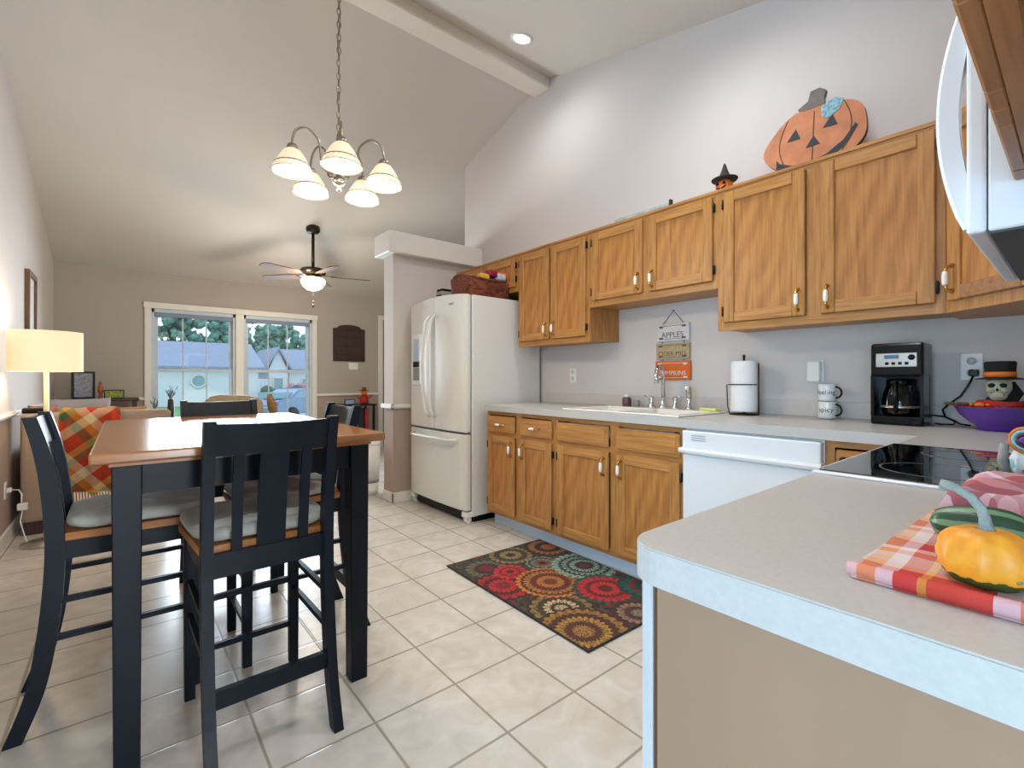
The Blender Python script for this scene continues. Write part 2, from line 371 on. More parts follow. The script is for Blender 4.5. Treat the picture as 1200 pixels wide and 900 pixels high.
def catmull(P, n=5):
    out = []
    for i in range(len(P) - 1):
        p0, p1, p2, p3 = P[max(i-1, 0)], P[i], P[i+1], P[min(i+2, len(P)-1)]
        for k in range(n):
            u = k / n; out.append(tuple(.5 * ((2*p1[j]) + (-p0[j]+p2[j])*u + (2*p0[j]-5*p1[j]+4*p2[j]-p3[j])*u*u + (-p0[j]+3*p1[j]-3*p2[j]+p3[j])*u**3) for j in range(len(p1))))
    out.append(tuple(P[-1])); return out
def ball(bm, c, r, sub=2, mi=0, s=(1, 1, 1), noise=0):
    g = bmesh.ops.create_icosphere(bm, subdivisions=sub, radius=1)
    for v in g['verts']:
        k = 1 + (random.uniform(-noise, noise) if noise else 0)
        v.co = Vector((v.co.x * r * s[0] * k, v.co.y * r * s[1] * k, v.co.z * r * s[2] * k)) + Vector(c)
    for f in {f for v in g['verts'] for f in v.link_faces}: f.material_index = mi; f.smooth = True
def obj(name, bm, m, parent=None, base=None, smooth=False, recalc=True):
    """link ONE mesh; base = world point that becomes the origin (mesh was built in world metres)"""
    if base is not None:
        for v in bm.verts: v.co -= Vector(base)
    if recalc: bmesh.ops.recalc_face_normals(bm, faces=bm.faces)
    me = bpy.data.meshes.new(name); bm.to_mesh(me); bm.free()
    for k in (m if isinstance(m, (list, tuple)) else [m]): me.materials.append(k)
    if smooth:
        for p in me.polygons: p.use_smooth = True
    o = bpy.data.objects.new(name, me); COL.objects.link(o)
    if base is not None and parent is None: o.location = base
    if parent is not None: o.parent = parent
    return o
def NB(): return bmesh.new()
def thing(name, label, cat, loc=(0, 0, 0), rz=0, group=None):
    o = bpy.data.objects.new(name, None); COL.objects.link(o); o.empty_display_size = .05
    o.location = loc; o.rotation_euler = (0, 0, rz); o['label'] = label; o['category'] = cat
    if group: o['group'] = group
    return o
def tag(o, label, cat, group=None, kind=None):
    o['label'] = label; o['category'] = cat
    if group: o['group'] = group
    if kind: o['kind'] = kind
    return o
def struct(name, bm, m, **k):
    o = obj(name, bm, m, **k)
    if not k.get('parent'): o['kind'] = 'structure'
    return o
def dup(root, loc, rz, label=None):
    r = root.copy(); COL.objects.link(r); r.location = loc; r.rotation_euler = (0, 0, rz)
    if label: r['label'] = label
    for ch in list(root.children):
        c = ch.copy(); COL.objects.link(c); c.parent = r
        for g in ch.children:
            d = g.copy(); COL.objects.link(d); d.parent = c
    return r
def text(name, s, size, m, parent, M, ext=.0008, align='CENTER'):
    cu = bpy.data.curves.new('t', 'FONT'); cu.body = s; cu.size = size; cu.extrude = ext; cu.align_x = align; cu.align_y = 'CENTER'
    t = bpy.data.objects.new('t', cu); COL.objects.link(t)
    dg = bpy.context.evaluated_depsgraph_get(); me = bpy.data.meshes.new_from_object(t.evaluated_get(dg))
    bpy.data.objects.remove(t); bpy.data.curves.remove(cu)
    me.transform(M); me.materials.clear(); me.materials.append(m); me.name = name
    o = bpy.data.objects.new(name, me); COL.objects.link(o); o.parent = parent
    return o
def face_minus_x(x, y, z, wsc=1):   # text plane whose reader looks towards +X
    return Matrix.Translation((x, y, z)) @ Matrix(((0, 0, -1, 0), (-wsc, 0, 0, 0), (0, 1, 0, 0), (0, 0, 0, 1)))

# ------------------------------------------------------------------ the room
XL, XK, YF, YB = -.62, 2.81, 7.5, -3.0
XN, YN = -3.05, .95   # unseen nook, added to set the left daylight farther off
YW = 4.2      # where the kitchen side wall ends
XR = 5.6      # far side wall of the living room
def zc(y): return 3.70 - .238 * (2.99 - y) if y < 2.99 else 3.70 - .275 * (y - 2.99)
b = NB(); box(b, XN - .1, YB - .1, -.1, XR + .1, YF + .12, 0); struct('floor', b, tile)
b = NB()
prism(b, [(YB - .1, zc(YB - .1)), (2.99, 3.70), (YF + .12, zc(YF + .12)), (YF + .12, zc(YF) + .2), (2.99, 3.86), (YB - .1, zc(YB) + .2)], XN - .1, XR + .1, 'YZ')
struct('ceiling', b, ceil_m)
# walls along y: an opening holds the assumed nook door ; wainscot colour below the rail
def wall_x(name, x0, x1, ya, yb, openings=(), mats=(paint, paint_low), rail=.86, low=True, top=None):
    b = NB(); ys = sorted({ya, yb, *[o[0] for o in openings], *[o[1] for o in openings]} | ({2.99} if ya < 2.99 < yb else set()))
    for p, q in zip(ys, ys[1:]):
        op = [o for o in openings if o[0] <= p and o[1] >= q]
        zs = [(0, rail, 1), (rail, None, 0)] if low else [(0, None, 0)]
        for z0, z1, mi in zs:
            if op:
                o = op[0]
                segs = []
                if z1 is None: segs = [(max(z0, o[3]), None)] + ([(z0, o[2])] if o[2] > z0 else [])
                else:
                    if o[2] > z0: segs.append((z0, min(z1, o[2])))
                    if o[3] < z1: segs.append((o[3], z1))
            else: segs = [(z0, z1)]
            for s0, s1 in segs:
                if s1 is None: prism(b, [(p, s0), (q, s0), (q, top or zc(q) + .05), (p, top or zc(p) + .05)], x0, x1, 'YZ', mi)
                else: box(b, x0, p, s0, x1, q, s1, mi)
    return struct(name, b, list(mats))
wall_x('wall_left', XL - .1, XL, YN, YF + .12)
wall_x('wall_added_nook_left', XN - .1, XN, YB - .1, YN + .1, [(-2.15, .65, 0, 2.15)])  # added nook wall, out of view
b = NB(); box(b, XN, YN, 0, XL - .1, YN + .1, zc(YN) + .03); struct('wall_added_nook_front', b, paint)
wall_x('wall_right', XK, XK + .12, YB - .1, YW, low=False)
wall_x('wall_far_right', XR, XR + .1, YW, YF + .12)
b = NB(); box(b, XK + .12, YW - .1, 0, XR + .1, YW, zc(YW) + .05); struct('wall_hall', b, paint)
b = NB()
for x0, x1, z0, z1 in ((XN, .2, 0, 3), (2.6, XK, 0, 3), (.2, 2.6, 2.25, 3)): box(b, x0, YB - .1, z0, x1, YB, z1)
struct('wall_back', b, paint)
b = NB(); box(b, .50, -.40, 0, XK, -.285, zc(-.3) + .02); struct('wall_range', b, paint)
# front (window) wall
WZ0, WZ1 = .45, 2.01
W1 = (.27, 1.20); W2 = (1.30, 2.22); DX = (3.36, 4.27)
b = NB()
def fw(x0, x1, z0, z1, mi=0): box(b, x0, YF, z0, x1, YF + .12, z1, mi)
zt = zc(YF) + .04
for x0, x1 in ((XL, W1[0]), (W1[1], W2[0]), (W2[1], DX[0]), (DX[1], XR)):
    fw(x0, x1, 0, .86, 1); fw(x0, x1, .86, zt)
for x0, x1 in (W1, W2): fw(x0, x1, 0, WZ0, 1); fw(x0, x1, WZ1, zt)
fw(DX[0], DX[1], 2.1, zt)
struct('wall_front', b, [paint_front, paint_low])
# partition with ledge beside the fridge
b = NB(); box(b, 1.87, 3.95, .87, XK, 4.14, 2.24); box(b, 1.87, 3.95, 0, XK, 4.14, .87, 1)
struct('wall_partition', b, [paint, paint_low])
b = NB(); box(b, 1.80, 3.88, 2.24, XK, YW, 2.43, bev=.006); struct('trim_1', b, white)
# ridge beam
b = NB(); box(b, XL, 2.90, 3.595, XK, 3.085, 3.72, bev=.008); struct('trim_2', b, mat('beam_paint', '#dad3c8', .7, var=.02))
# rails and baseboards
def rail_x(bm, x, s, y0, y1, z0, z1, t):  box(bm, min(x, x + s * t), y0, z0, max(x, x + s * t), y1, z1, bev=.003)
b = NB(); rail_x(b, XL, 1, YN, YF, .845, .885, .02); rail_x(b, XL, 1, YN, YF, .858, .872, .032); struct('trim_3', b, white)
b = NB()
for x0, x1 in ((XL, .2), (2.29, 3.28)): box(b, x0, YF - .02, .845, x1, YF, .885, bev=.003); box(b, x0, YF - .032, .858, x1, YF, .872)
struct('trim_4', b, white)
b = NB(); box(b, 1.845, 3.93, .845, XK, 3.95, .885, bev=.003); box(b, 1.845, 3.93, .845, 1.87, 4.16, .885, bev=.003); box(b, 1.835, 3.92, .858, XK, 3.95, .872); struct('trim_5', b, white)
b = NB(); rail_x(b, XL, 1, YN, YF, 0, .09, .015); struct('baseboard_left', b, white)
b = NB(); box(b, XL, YF - .015, 0, 3.28, YF, .09, bev=.003); struct('baseboard_front', b, white)
b = NB(); box(b, 1.855, 3.935, 0, XK, 3.95, .09, bev=.003); box(b, 1.855, 3.935, 0, 1.87, 4.15, .09, bev=.003); struct('baseboard_partition', b, white)

# windows
def window(name, x0, x1):
    y0, y1 = YF, YF + .12
    t = bpy.data.objects.new(name, None); COL.objects.link(t); t['kind'] = 'structure'; t.location = ((x0 + x1) / 2, YF, WZ0)
    B = tuple(t.location)
    b = NB()
    for q in ((x0, x0 + .03), (x1 - .03, x1)): box(b, q[0], y0 + .005, WZ0, q[1], y1, WZ1)
    box(b, x0, y0 + .005, WZ1 - .045, x1, y1, WZ1); box(b, x0, y0 + .005, WZ0, x1, y1, WZ0 + .03)
    obj('window_frame', b, jamb, t, B)
    mz = 1.226
    for nm, za, zb, ya in (('upper_sash', mz - .02, WZ1 - .045, y0 + .075), ('lower_sash', WZ0 + .03, mz + .02, y0 + .04)):
        b = NB(); xa, xb = x0 + .03, x1 - .03
        box(b, xa, ya, za, xa + .04, ya + .03, zb); box(b, xb - .04, ya, za, xb, ya + .03, zb)
        box(b, xa + .04, ya, za, xb - .04, ya + .03, za + .04); box(b, xa + .04, ya, zb - .04, xb - .04, ya + .03, zb)
        for k in (1, 2):
            xm = xa + .04 + (xb - xa - .08) * k / 3; box(b, xm - .008, ya + .008, za + .04, xm + .008, ya + .022, zb - .04)
        s = obj(nm, b, jamb, t, B)
        b = NB(); box(b, xa + .04, ya + .013, za + .04, xb - .04, ya + .017, zb - .04); obj('pane', b, glass_m, s, B)
    b = NB(); box(b, x0 + .035, y0 + .01, WZ1 - .10, x1 - .035, y0 + .035, WZ1 - .045, bev=.004)
    obj('blind_headrail', b, mat('grey_blue_headrail' + name, '#7f8ea3', .5), t, B)
window('window_1', *W1); window('window_2', *W2)
b = NB()
for x0, x1 in ((.20, .27), (1.20, 1.30), (2.22, 2.29)): box(b, x0, YF - .022, WZ0 - .07, x1, YF, WZ1, bev=.004)
box(b, .19, YF - .024, WZ1, 2.30, YF, WZ1 + .075, bev=.004); box(b, .18, YF - .06, WZ0 - .03, 2.31, YF, WZ0, bev=.004)
struct('trim_6', b, white)
# assumed glass doors, unseen behind the camera, added to place the light
def patio(name, axis, a0, a1, pos, z1):
    b = NB()
    am = (a0 + a1) / 2
    def bx(p, q, z0, zz, t=.05):
        if axis == 'Y': box(b, pos - .06, p, z0, pos - .06 + t, q, zz)
        else: box(b, p, pos - .06, z0, q, pos - .06 + t, zz)
    for p in (a0, am - .05, a1 - .07): bx(p, p + .07 + (.03 if p == am - .05 else 0), 0.002, z1)
    bx(a0, a1, .002, .09); bx(a0, a1, z1 - .08, z1 - .002)
    d = struct(name, b, white)
    b = NB()
    if axis == 'Y': box(b, pos - .04, a0 + .07, .09, pos - .035, a1 - .07, z1 - .08)
    else: box(b, a0 + .07, pos - .04, .09, a1 - .07, pos - .035, z1 - .08)
    obj('door_glass', b, glass_m, d)
patio('assumed_door_1', 'Y', -2.15, .65, XN, 2.15); patio('assumed_door_2', 'X', .2, 2.6, YB, 2.25)
# entry door on the window wall
b = NB()
for x0, x1 in ((DX[0] - .08, DX[0]), (DX[1], DX[1] + .08)): box(b, x0, YF - .02, 0, x1, YF, 2.1, bev=.004)
box(b, DX[0] - .08, YF - .02, 2.1, DX[1] + .08, YF, 2.18, bev=.004); struct('trim_7', b, white)
b = NB(); box(b, DX[0], YF + .03, .005, DX[1], YF + .07, 2.1)
for z0, z1 in ((.2, .9), (1.05, 1.9)):
    for x0 in (DX[0] + .12, DX[0] + .5): box(b, x0, YF + .02, z0, x0 + .3, YF + .03, z1, bev=.004)
d = struct('door_3', b, mat('entry_door_paint', '#8e938d', .5))
b = NB(); ball(b, (DX[0] + .07, YF - .01, 1.0), .03, 2); cyl(b, (DX[0] + .07, YF, 1), (DX[0] + .07, YF + .04, 1), .012); obj('door_knob', b, brass, d)

# ------------------------------------------------------------------ kitchen cabinets
XU, XB = 2.487, 2.16   # face planes of upper and base cabinets
def door_front(bm_f, bm_p, x, y0, y1, z0, z1, fr=.055):
    """panelled door facing -X, front surface at x-.02; frame and panel meshes"""
    xf = x - .02
    box(bm_f, xf, y0, z0, x, y0 + fr, z1, 0, .004); box(bm_f, xf, y1 - fr, z0, x, y1, z1, 0, .004)
    box(bm_f, xf, y0 + fr, z0, x, y1 - fr, z0 + fr, 1, .004); box(bm_f, xf, y0 + fr, z1 - fr, x, y1 - fr, z1, 1, .004)
    box(bm_p, xf + .011, y0 + fr - .002, z0 + fr - .002, x, y1 - fr + .002, z1 - fr + .002)
def pull(parent, base, x, y, z, vert=True, M=None):
    """brass ended bow pull with a white ceramic middle, standing off the -X side of x"""
    b = NB(); L = .048
    def P(a, o): return (x - o, y, z + a) if vert else (x - o, y + a, z)
    for s in (-1, 1):
        tube(b, [P(s * L, 0), P(s * L, .004), P(s * L, .012), P(s * .040, .022), P(s * .026, .026)], [.0095, .0095, .005, .005, .0075], 10, 0)
    tube(b, [P(-.027, .026), P(-.02, .027), P(0, .0275), P(.02, .027), P(.027, .026)], [.0065, .0088, .0098, .0088, .0065], 12, 1)
    if M is not None: bmesh.ops.transform(b, matrix=M, verts=b.verts)
    return obj('pull_handle', b, [brass, porcelain], parent, base)
def hinge(parent, base, x, y, z, M=None):
    b = NB(); box(b, x - .016, y - .006, z - .022, x - .002, y + .006, z + .022, bev=.001); cyl(b, (x - .016, y, z - .026), (x - .016, y, z + .026), .004, 8)
    if M is not None: bmesh.ops.transform(b, matrix=M, verts=b.verts)
    return obj('hinge', b, black_m, parent, base)
def upper(label, y0, y1, z0, z1, doors, group='oak wall cabinets over the sink counter', bottom=True):
    B = (XU, (y0 + y1) / 2, z0); t = thing('wall_cabinet', label, 'cabinet', B, group=group)
    b = NB()
    box(b, XU + .019, y0 + .0005, z0 + .012, XK - .002, y1 - .0005, z1, 0)
    # face frame
    box(b, XU, y0, z0, XU + .019, y0 + .035, z1); box(b, XU, y1 - .035, z0, XU + .019, y1, z1)
    box(b, XU, y0 + .035, z0, XU + .019, y1 - .035, z0 + .04, 1); box(b, XU, y0 + .035, z1 - .035, XU + .019, y1 - .035, z1, 1)
    if len(doors) > 1:
        m = (doors[0][1] + doors[1][0]) / 2; box(b, XU + .0005, m - .03, z0 + .04, XU + .019, m + .03, z1 - .035)
    box(b, XU - .006, y0, z1 - .012, XU + .01, y1, z1 + .004, 1)
    obj('cabinet_body', b, [oak, oak_h], t, B)
    for (a, c, side) in doors:
        f = NB(); p = NB(); door_front(f, p, XU, a, c, z0 + .042, z1 - .03)
        d = obj('door', f, [oak, oak_h], t, B); obj('door_panel', p, oak_p, d, B)
        hy = a + .028 if side < 0 else c - .028
        pull(d, B, XU - .02, hy, z0 + .042 + .075)
        oy = c + .006 if side < 0 else a - .006
        for zz in (z0 + .042 + .06, z1 - .03 - .06): hinge(d, B, XU, oy, zz)
    return t
# handle side -1 = handle on the low-y edge
upper('tall narrow double-door oak wall cabinet next to the fridge', 2.17, 2.93, 1.372, 2.134, [(2.20, 2.535, 1), (2.565, 2.905, -1)])
upper('short oak wall cabinet above the sink and hanging sign', 1.26, 2.17, 1.605, 2.134, [(1.285, 1.69, 1), (1.735, 2.14, -1)])
upper('large oak wall cabinet above the paper towels and mugs, under the wooden pumpkin', .344, 1.26, 1.372, 2.134, [(.372, .768, 1), (.833, 1.222, -1)])
upper('oak cabinet above the fridge, behind the wicker basket', 2.93, 3.85, 1.83, 2.134, [(2.96, 3.37, 1), (3.41, 3.82, -1)])
# diagonal corner cabinet
def corner_upper():
    B = (2.6, .1, 1.372); t = thing('corner_cabinet', 'angled corner oak wall cabinet partly behind the microwave handle', 'cabinet', B)
    z0, z1 = 1.372, 2.134
    b = NB(); prism(b, [(XU, .343), (XK, .343), (XK, -.284), (2.2, -.284), (2.2, .055)], z0, z1, 'XY'); obj('cabinet_body', b, oak, t, B)
    L = math.hypot(XU - 2.2, .344 - .055)
    ang = math.atan2(.055 - .344, 2.2 - XU)
    # door built on plane x=0 facing -X, y along face, then turned
    M = Matrix.Translation((XU, .344, 0)) @ Matrix.Rotation(ang + PI / 2, 4, 'Z')
    f = NB(); p = NB(); door_front(f, p, 0, -L + .03, -.03, z0 + .042, z1 - .03)
    for q in (f, p): bmesh.ops.transform(q, matrix=M, verts=q.verts)
    d = obj('door', f, [oak, oak_x], t, B); obj('door_panel', p, oak_p, d, B)
    pull(d, B, -.02, -.058, z0 + .125, M=M)
corner_upper()
# cabinets above the range wall (camera side)
def range_uppers():
    for (x0, x1, z0, nm, lab) in ((.50, 1.1285, 1.438, 'wall_cabinet', 'oak wall cabinet hanging low in the top right corner beside the microwave'),
                             (1.131, 1.769, 1.80, 'wall_cabinet', 'oak wall cabinet directly above the microwave'),
                             (1.771, 2.198, 1.44, 'wall_cabinet', 'oak wall cabinet between microwave and corner cabinet')):
        B = ((x0 + x1) / 2, -.1, z0); t = thing(nm, lab, 'cabinet', B, group='oak wall cabinets over the range counter')
        b = NB(); z1 = 2.2 if z0 < 1.5 and x0 < 1 else 2.134
        box(b, x0, -.284, z0 + .03, x1, .036, z1); box(b, x0, -.284, z0, x0 + .014, .036, z0 + .03); box(b, x1 - .014, -.284, z0, x1, .036, z0 + .03)
        box(b, x0, .036, z0, x0 + .04, .055, z1); box(b, x1 - .04, .036, z0, x1, .055, z1)
        box(b, x0 + .04, .036, z0, x1 - .04, .055, z0 + .045, 1); box(b, x0 + .04, .036, z1 - .04, x1 - .04, .055, z1, 1)
        obj('cabinet_body', b, [oak_x, oak_x], t, B)
        for k in (0, 1):
            a = x0 + .001 + k * (x1 - x0) / 2; c = a + (x1 - x0) / 2 - .003
            f = NB(); fr = .055; za, zb = z0, z1 - .025
            box(f, a, .055, za, a + fr, .0725, zb, 0, .003); box(f, c - fr, .055, za, c, .0725, zb, 0, .003)
            box(f, a + fr, .055, za, c - fr, .0725, za + fr, 1, .003); box(f, a + fr, .055, zb - fr, c - fr, .0725, zb, 1, .003)
            box(f, a + fr, .055, za + fr, c - fr, .064, zb - fr, 0)
            obj('door', f, [oak_x, oak_x], t, B)
range_uppers()

def base_front_cab(label, y0, y1, parts, group='oak base cabinets along the sink counter'):
    B = (XB, (y0 + y1) / 2, 0); t = thing('base_cabinet', label, 'cabinet', B, group=group)
    b = NB()
    xk = XK - .004
    box(b, XB + .019, y0 + .0005, .10, xk, y0 + .018, .872); box(b, XB + .019, y1 - .018, .10, xk, y1 - .0005, .872)
    box(b, XB + .019, y0 + .018, .10, xk, y1 - .018, .118); box(b, xk - .012, y0 + .018, .118, xk, y1 - .018, .872)
    box(b, XB, y0, .10, XB + .019, y0 + .03, .872); box(b, XB, y1 - .03, .10, XB + .019, y1, .872)
    box(b, XB, y0 + .03, .10, XB + .019, y1 - .03, .135, 1); box(b, XB, y0 + .03, .845, XB + .019, y1 - .03, .872, 1); box(b, XB, y0 + .03, .69, XB + .019, y1 - .03, .725, 1)
    if parts.get('mid'): m = parts['mid']; box(b, XB + .0005, m - .03, .135, XB + .019, m + .03, .845)
    obj('cabinet_body', b, [oak, oak_h], t, B)
    b = NB(); box(b, XB + .07, y0, 0, XB + .085, y1, .10); obj('toe_kick', b, kick_m, t, B)
    for a, c, side in parts['doors']:
        f = NB(); p = NB(); door_front(f, p, XB, a, c, .125, .692)
        d = obj('door', f, [oak, oak_h], t, B); obj('door_panel', p, oak_p, d, B)
        pull(d, B, XB - .02, a + .03 if side < 0 else c - .03, .692 - .085)
        for zz in (.19, .62): hinge(d, B, XB, c + .006 if side < 0 else a - .006, zz)
    for a, c, hd in parts['drawers']:
        f = NB(); box(f, XB - .02, a, .718, XB, c, .838, 0, .006); box(f, XB - .024, a + .018, .734, XB - .018, c - .018, .822, 0, .002)
        d = obj('drawer_front', f, oak_h, t, B)
        if hd: pull(d, B, XB - .022, (a + c) / 2, .778, vert=False)
    return t
base_front_cab('two-door oak base cabinet with two drawers next to the fridge', 2.185, 2.915, dict(mid=2.545, doors=[(2.20, 2.515, 1), (2.577, 2.89, -1)], drawers=[(2.20, 2.515, 1), (2.577, 2.89, 1)]))
base_front_cab('wider oak base cabinet under the sink with two false drawer fronts', 1.263, 2.185, dict(mid=1.70, doors=[(1.285, 1.675, 1), (1.735, 2.145, -1)], drawers=[(1.285, 1.675, 0), (1.735, 2.145, 0)]))
t = base_front_cab('oak base cabinet between dishwasher and range counter, only its drawer showing', .29, .652, dict(doors=[(.31, .615, 1)], drawers=[(.31, .615, 0)]))
b = NB(); ball(b, (XB - .035, .585, .80), .015, 2); cyl(b, (XB - .035, .585, .80), (XB - .02, .585, .80), .007, 10); obj('drawer_knob', b, black_m, t, (XB, (.29 + .652) / 2, 0))

# cabinet run on the range wall, end panel towards the camera
B = (.8, .05, 0); t = thing('base_cabinet', 'beige-panelled cabinet end under the near countertop', 'cabinet', B)
b = NB(); box(b, .512, -.284, .10, 1.126, .325, .872); box(b, .512, -.284, 0, 1.126, .25, .10); obj('cabinet_body', b, oak, t, B)
b = NB(); box(b, .503, -.284, 0, .512, .331, .872); obj('end_panel', b, panel_m, t, B)
b = NB(); box(b, .505, .331, 0, .515, .337, .872); obj('panel_seam', b, mat('brown_seam', '#5a3d26', .7), t, B)
b = NB(); box(b, .500, .337, 0, .52, .352, .872, bev=.002); obj('end_stile', b, stile_m, t, B)
b = NB()
for k in (0, 1): box(b, .53 + k * .30, .325, .12, .815 + k * .30, .345, .69, bev=.004); box(b, .53 + k * .30, .325, .715, .815 + k * .30, .345, .84, bev=.004)
obj('door', b, oak_x, t, B)
B = (1.95, .05, 0); t = thing('base_cabinet', 'oak corner base cabinet right of the cooktop', 'cabinet', B)
b = NB(); box(b, 1.773, -.284, .10, 2.178, .285, .872); box(b, 1.773, -.284, 0, 2.178, .2, .10); obj('cabinet_body', b, oak, t, B)

# countertops
def rounded_top(name, poly_fn, label): pass
def bevel_top(b, off=.006):
    zmax = max(v.co.z for v in b.verts)
    es = [e for e in b.edges if all(abs(v.co.z - zmax) < 1e-5 for v in e.verts) and len(e.link_faces) == 2 and any(abs(f.normal.z) < .3 for f in e.link_faces)]
    b.normal_update(); es = [e for e in b.edges if all(abs(v.co.z - zmax) < 1e-5 for v in e.verts) and any(abs(f.normal.z) < .3 for f in e.link_faces)]
    bmesh.ops.bevel(b, geom=es, offset=off, segments=2, affect='EDGES')
r = .05; x0, yk = .475, .365
poly = [(x0, -.284)] + [(x0 + r - r * math.cos(a), yk - r + r * math.sin(a)) for a in [PI / 2 * k / 8 for k in range(9)]] + [(1.1265, yk), (1.1265, -.284)]
b = NB(); prism(b, poly, .873, .915, 'XY'); bevel_top(b, .002)
tag(obj('countertop', b, lam, base=(.8, .05, .873)), 'grey laminate countertop end in the foreground holding the gourds and cloth', 'countertop')
SX0, SX1, SY0, SY1 = 2.215, 2.66, 1.34, 2.12      # sink cut-out
t = thing('countertop', 'long grey laminate sink counter running from fridge to corner', 'countertop', (2.4, 1.5, .873)); B = (2.4, 1.5, .873)
b = NB()
XE = 2.13
box(b, XE, SY1, .873, XK, 2.93, .915); box(b, XE, SY0, .873, SX0, SY1, .915); box(b, SX1, SY0, .873, XK, SY1, .915)
box(b, XE, yk, .873, XK, SY0, .915); box(b, 1.773, -.284, .873, XK, yk, .915)
bmesh.ops.remove_doubles(b, verts=b.verts, dist=1e-5)
obj('worktop', b, lam, t, B)
b = NB(); box(b, XK - .02, -.284, .915, XK, 2.93, .998, bev=.003); obj('backsplash', b, splash, t, B)
# sink
t = thing('kitchen_sink', 'white drop-in double sink set in the counter below the hanging sign', 'sink', (2.43, 1.73, .915)); B = (2.43, 1.73, .915)
b = NB()
zr0, zr1 = .9155, .926
for (a0, b0, a1, b1) in ((SX0 - .025, SY0 - .025, SX0 + .02, SY1 + .025), (SX1 - .07, SY0 - .025, SX1 + .03, SY1 + .025), (SX0 + .02, SY0 - .025, SX1 - .07, SY0 + .02), (SX0 + .02, SY1 - .02, SX1 - .07, SY1 + .025), (SX0 + .02, 1.71, SX1 - .07, 1.75)):
    box(b, a0, b0, zr0, a1, b1, zr1, bev=.004)
obj('rim', b, porcelain, t, B)
for (ya, yb) in ((SY0 + .01, 1.72), (1.74, SY1 - .01)):
    b = NB(); xa, xb = SX0 + .01, SX1 - .06; zb = .76
    box(b, xa, ya, zb, xb, yb, zb + .01)
    for q in ((xa, ya, xa + .01, yb), (xb - .01, ya, xb, yb), (xa, ya, xb, ya + .01), (xa, yb - .01, xb, yb)): box(b, q[0], q[1], zb, q[2], q[3], .917)
    lathe(b, [(0.03, zb + .011), (.03, zb + .013), (0, zb + .013)], 16, ((xa + xb) / 2, (ya + yb) / 2, 0), 1)
    obj('basin', b, [porcelain, chrome], t, B)
# faucet
fx, fy = 2.655, 1.705
B = (fx, fy, .926); t = thing('faucet', 'chrome high-arc kitchen faucet behind the sink in front of the sign', 'faucet', B)
b = NB(); lathe(b, [(.03, .926), (.03, .935), (.018, .95), (.014, .99), (.0125, 1.0)], 16, (fx, fy, 0))
tube(b, [(fx, fy, .99), (fx, fy, 1.12), (fx - .01, fy - .004, 1.165), (fx - .045, fy - .012, 1.195), (fx - .085, fy - .02, 1.19), (fx - .11, fy - .025, 1.16), (fx - .115, fy - .026, 1.12), (fx - .115, fy - .026, 1.085)], [.0125, .0125, .0125, .0125, .0125, .0125, .013, .015], 12)
obj('spout', b, chrome, t, B)
for s in (-1, 1):
    b = NB(); lathe(b, [(.026, .926), (.026, .934), (.015, .95), (.015, .985), (.018, .995), (.006, 1.003)], 14, (fx, fy + s * .085, 0))
    tube(b, [(fx, fy + s * .085, .992), (fx - .01, fy + s * .1, 1.0), (fx - .015, fy + s * .13, 1.004)], [.008, .007, .005], 8); obj('tap_handle', b, chrome, t, B)
B = (2.66, 1.53, .926); t = thing('side_sprayer', 'chrome pull-out sprayer beside the faucet', 'sprayer', B)
b = NB(); lathe(b, [(.024, .926), (.024, .934), (.015, .945), (.013, .985), (.016, 1.0)], 14, (2.66, 1.53, 0)); obj('holder', b, chrome, t, B)
b = NB(); tube(b, [(2.66, 1.53, .995), (2.658, 1.53, 1.03), (2.65, 1.528, 1.055), (2.62, 1.522, 1.062)], [.015, .017, .019, .013], 12); obj('spray_head', b, chrome, t, B)
# soap bottle, jar, sponge
B = (2.70, 2.02, .915); t = thing('soap_bottle', 'small dark patterned soap bottle with white top left of the faucet', 'bottle', B)
b = NB(); lathe(b, [(.026, .9155), (.031, .92), (.031, .975), (.024, .985), (.017, .988)], 18, B[:2] + (0,)); obj('bottle_body', b, soap_m, t, B)
b = NB(); lathe(b, [(.017, .988), (.019, .99), (.019, 1.004), (.004, 1.008), (.0, 1.008)], 16, B[:2] + (0,)); obj('cap', b, plastic_w, t, B)
B = (2.72, 1.955, .915); b = NB(); lathe(b, [(.0, .9155), (.02, .9155), (.022, .93), (.02, .965), (.012, .97), (0, .97)], 14, B[:2] + (0,))
tag(obj('scrubber_pot', b, plastic_g, base=B), 'little grey pot just right of the dark soap bottle', 'pot')
b = NB(); box(b, 2.60, 1.33, .926, 2.66, 1.435, .9445, bev=.005)
tag(obj('sponge', b, yellow_m, base=(2.63, 1.38, .926)), 'pale yellow sponge on the sink rim', 'sponge')

# dishwasher
y0, y1 = .656, 1.259; B = (XB, (y0 + y1) / 2, 0)
t = thing('dishwasher', 'white dishwasher between sink cabinet and corner', 'dishwasher', B)
b = NB(); box(b, XB, y0, .10, XK - .03, y1, .868); obj('tub_body', b, dwm, t, B)
b = NB(); box(b, XB - .035, y0 + .003, .115, XB, y1 - .003, .745, bev=.006, seg=2); obj('door', b, dwm, t, B)
b = NB(); box(b, XB - .04, y0 + .003, .775, XB, y1 - .003, .862, bev=.006, seg=2); cp = obj('control_panel', b, dwm, t, B)
b = NB(); prism(b, [(XB, .742), (XB - .03, .745), (XB - .062, .757), (XB - .066, .768), (XB - .058, .778), (XB, .780)], y0 - .004, y1 + .004, 'XZ'); obj('handle_lip', b, dwm, t, B)
b = NB()
for k in range(3): box(b, XB - .0425, 1.135, .817 + k * .011, XB - .039, 1.205, .820 + k * .011)
obj('vent_slots', b, plastic_g, cp, B)
b = NB(); box(b, XB + .05, y0, 0, XB + .065, y1, .10); obj('toe_kick', b, kick_m, t, B)

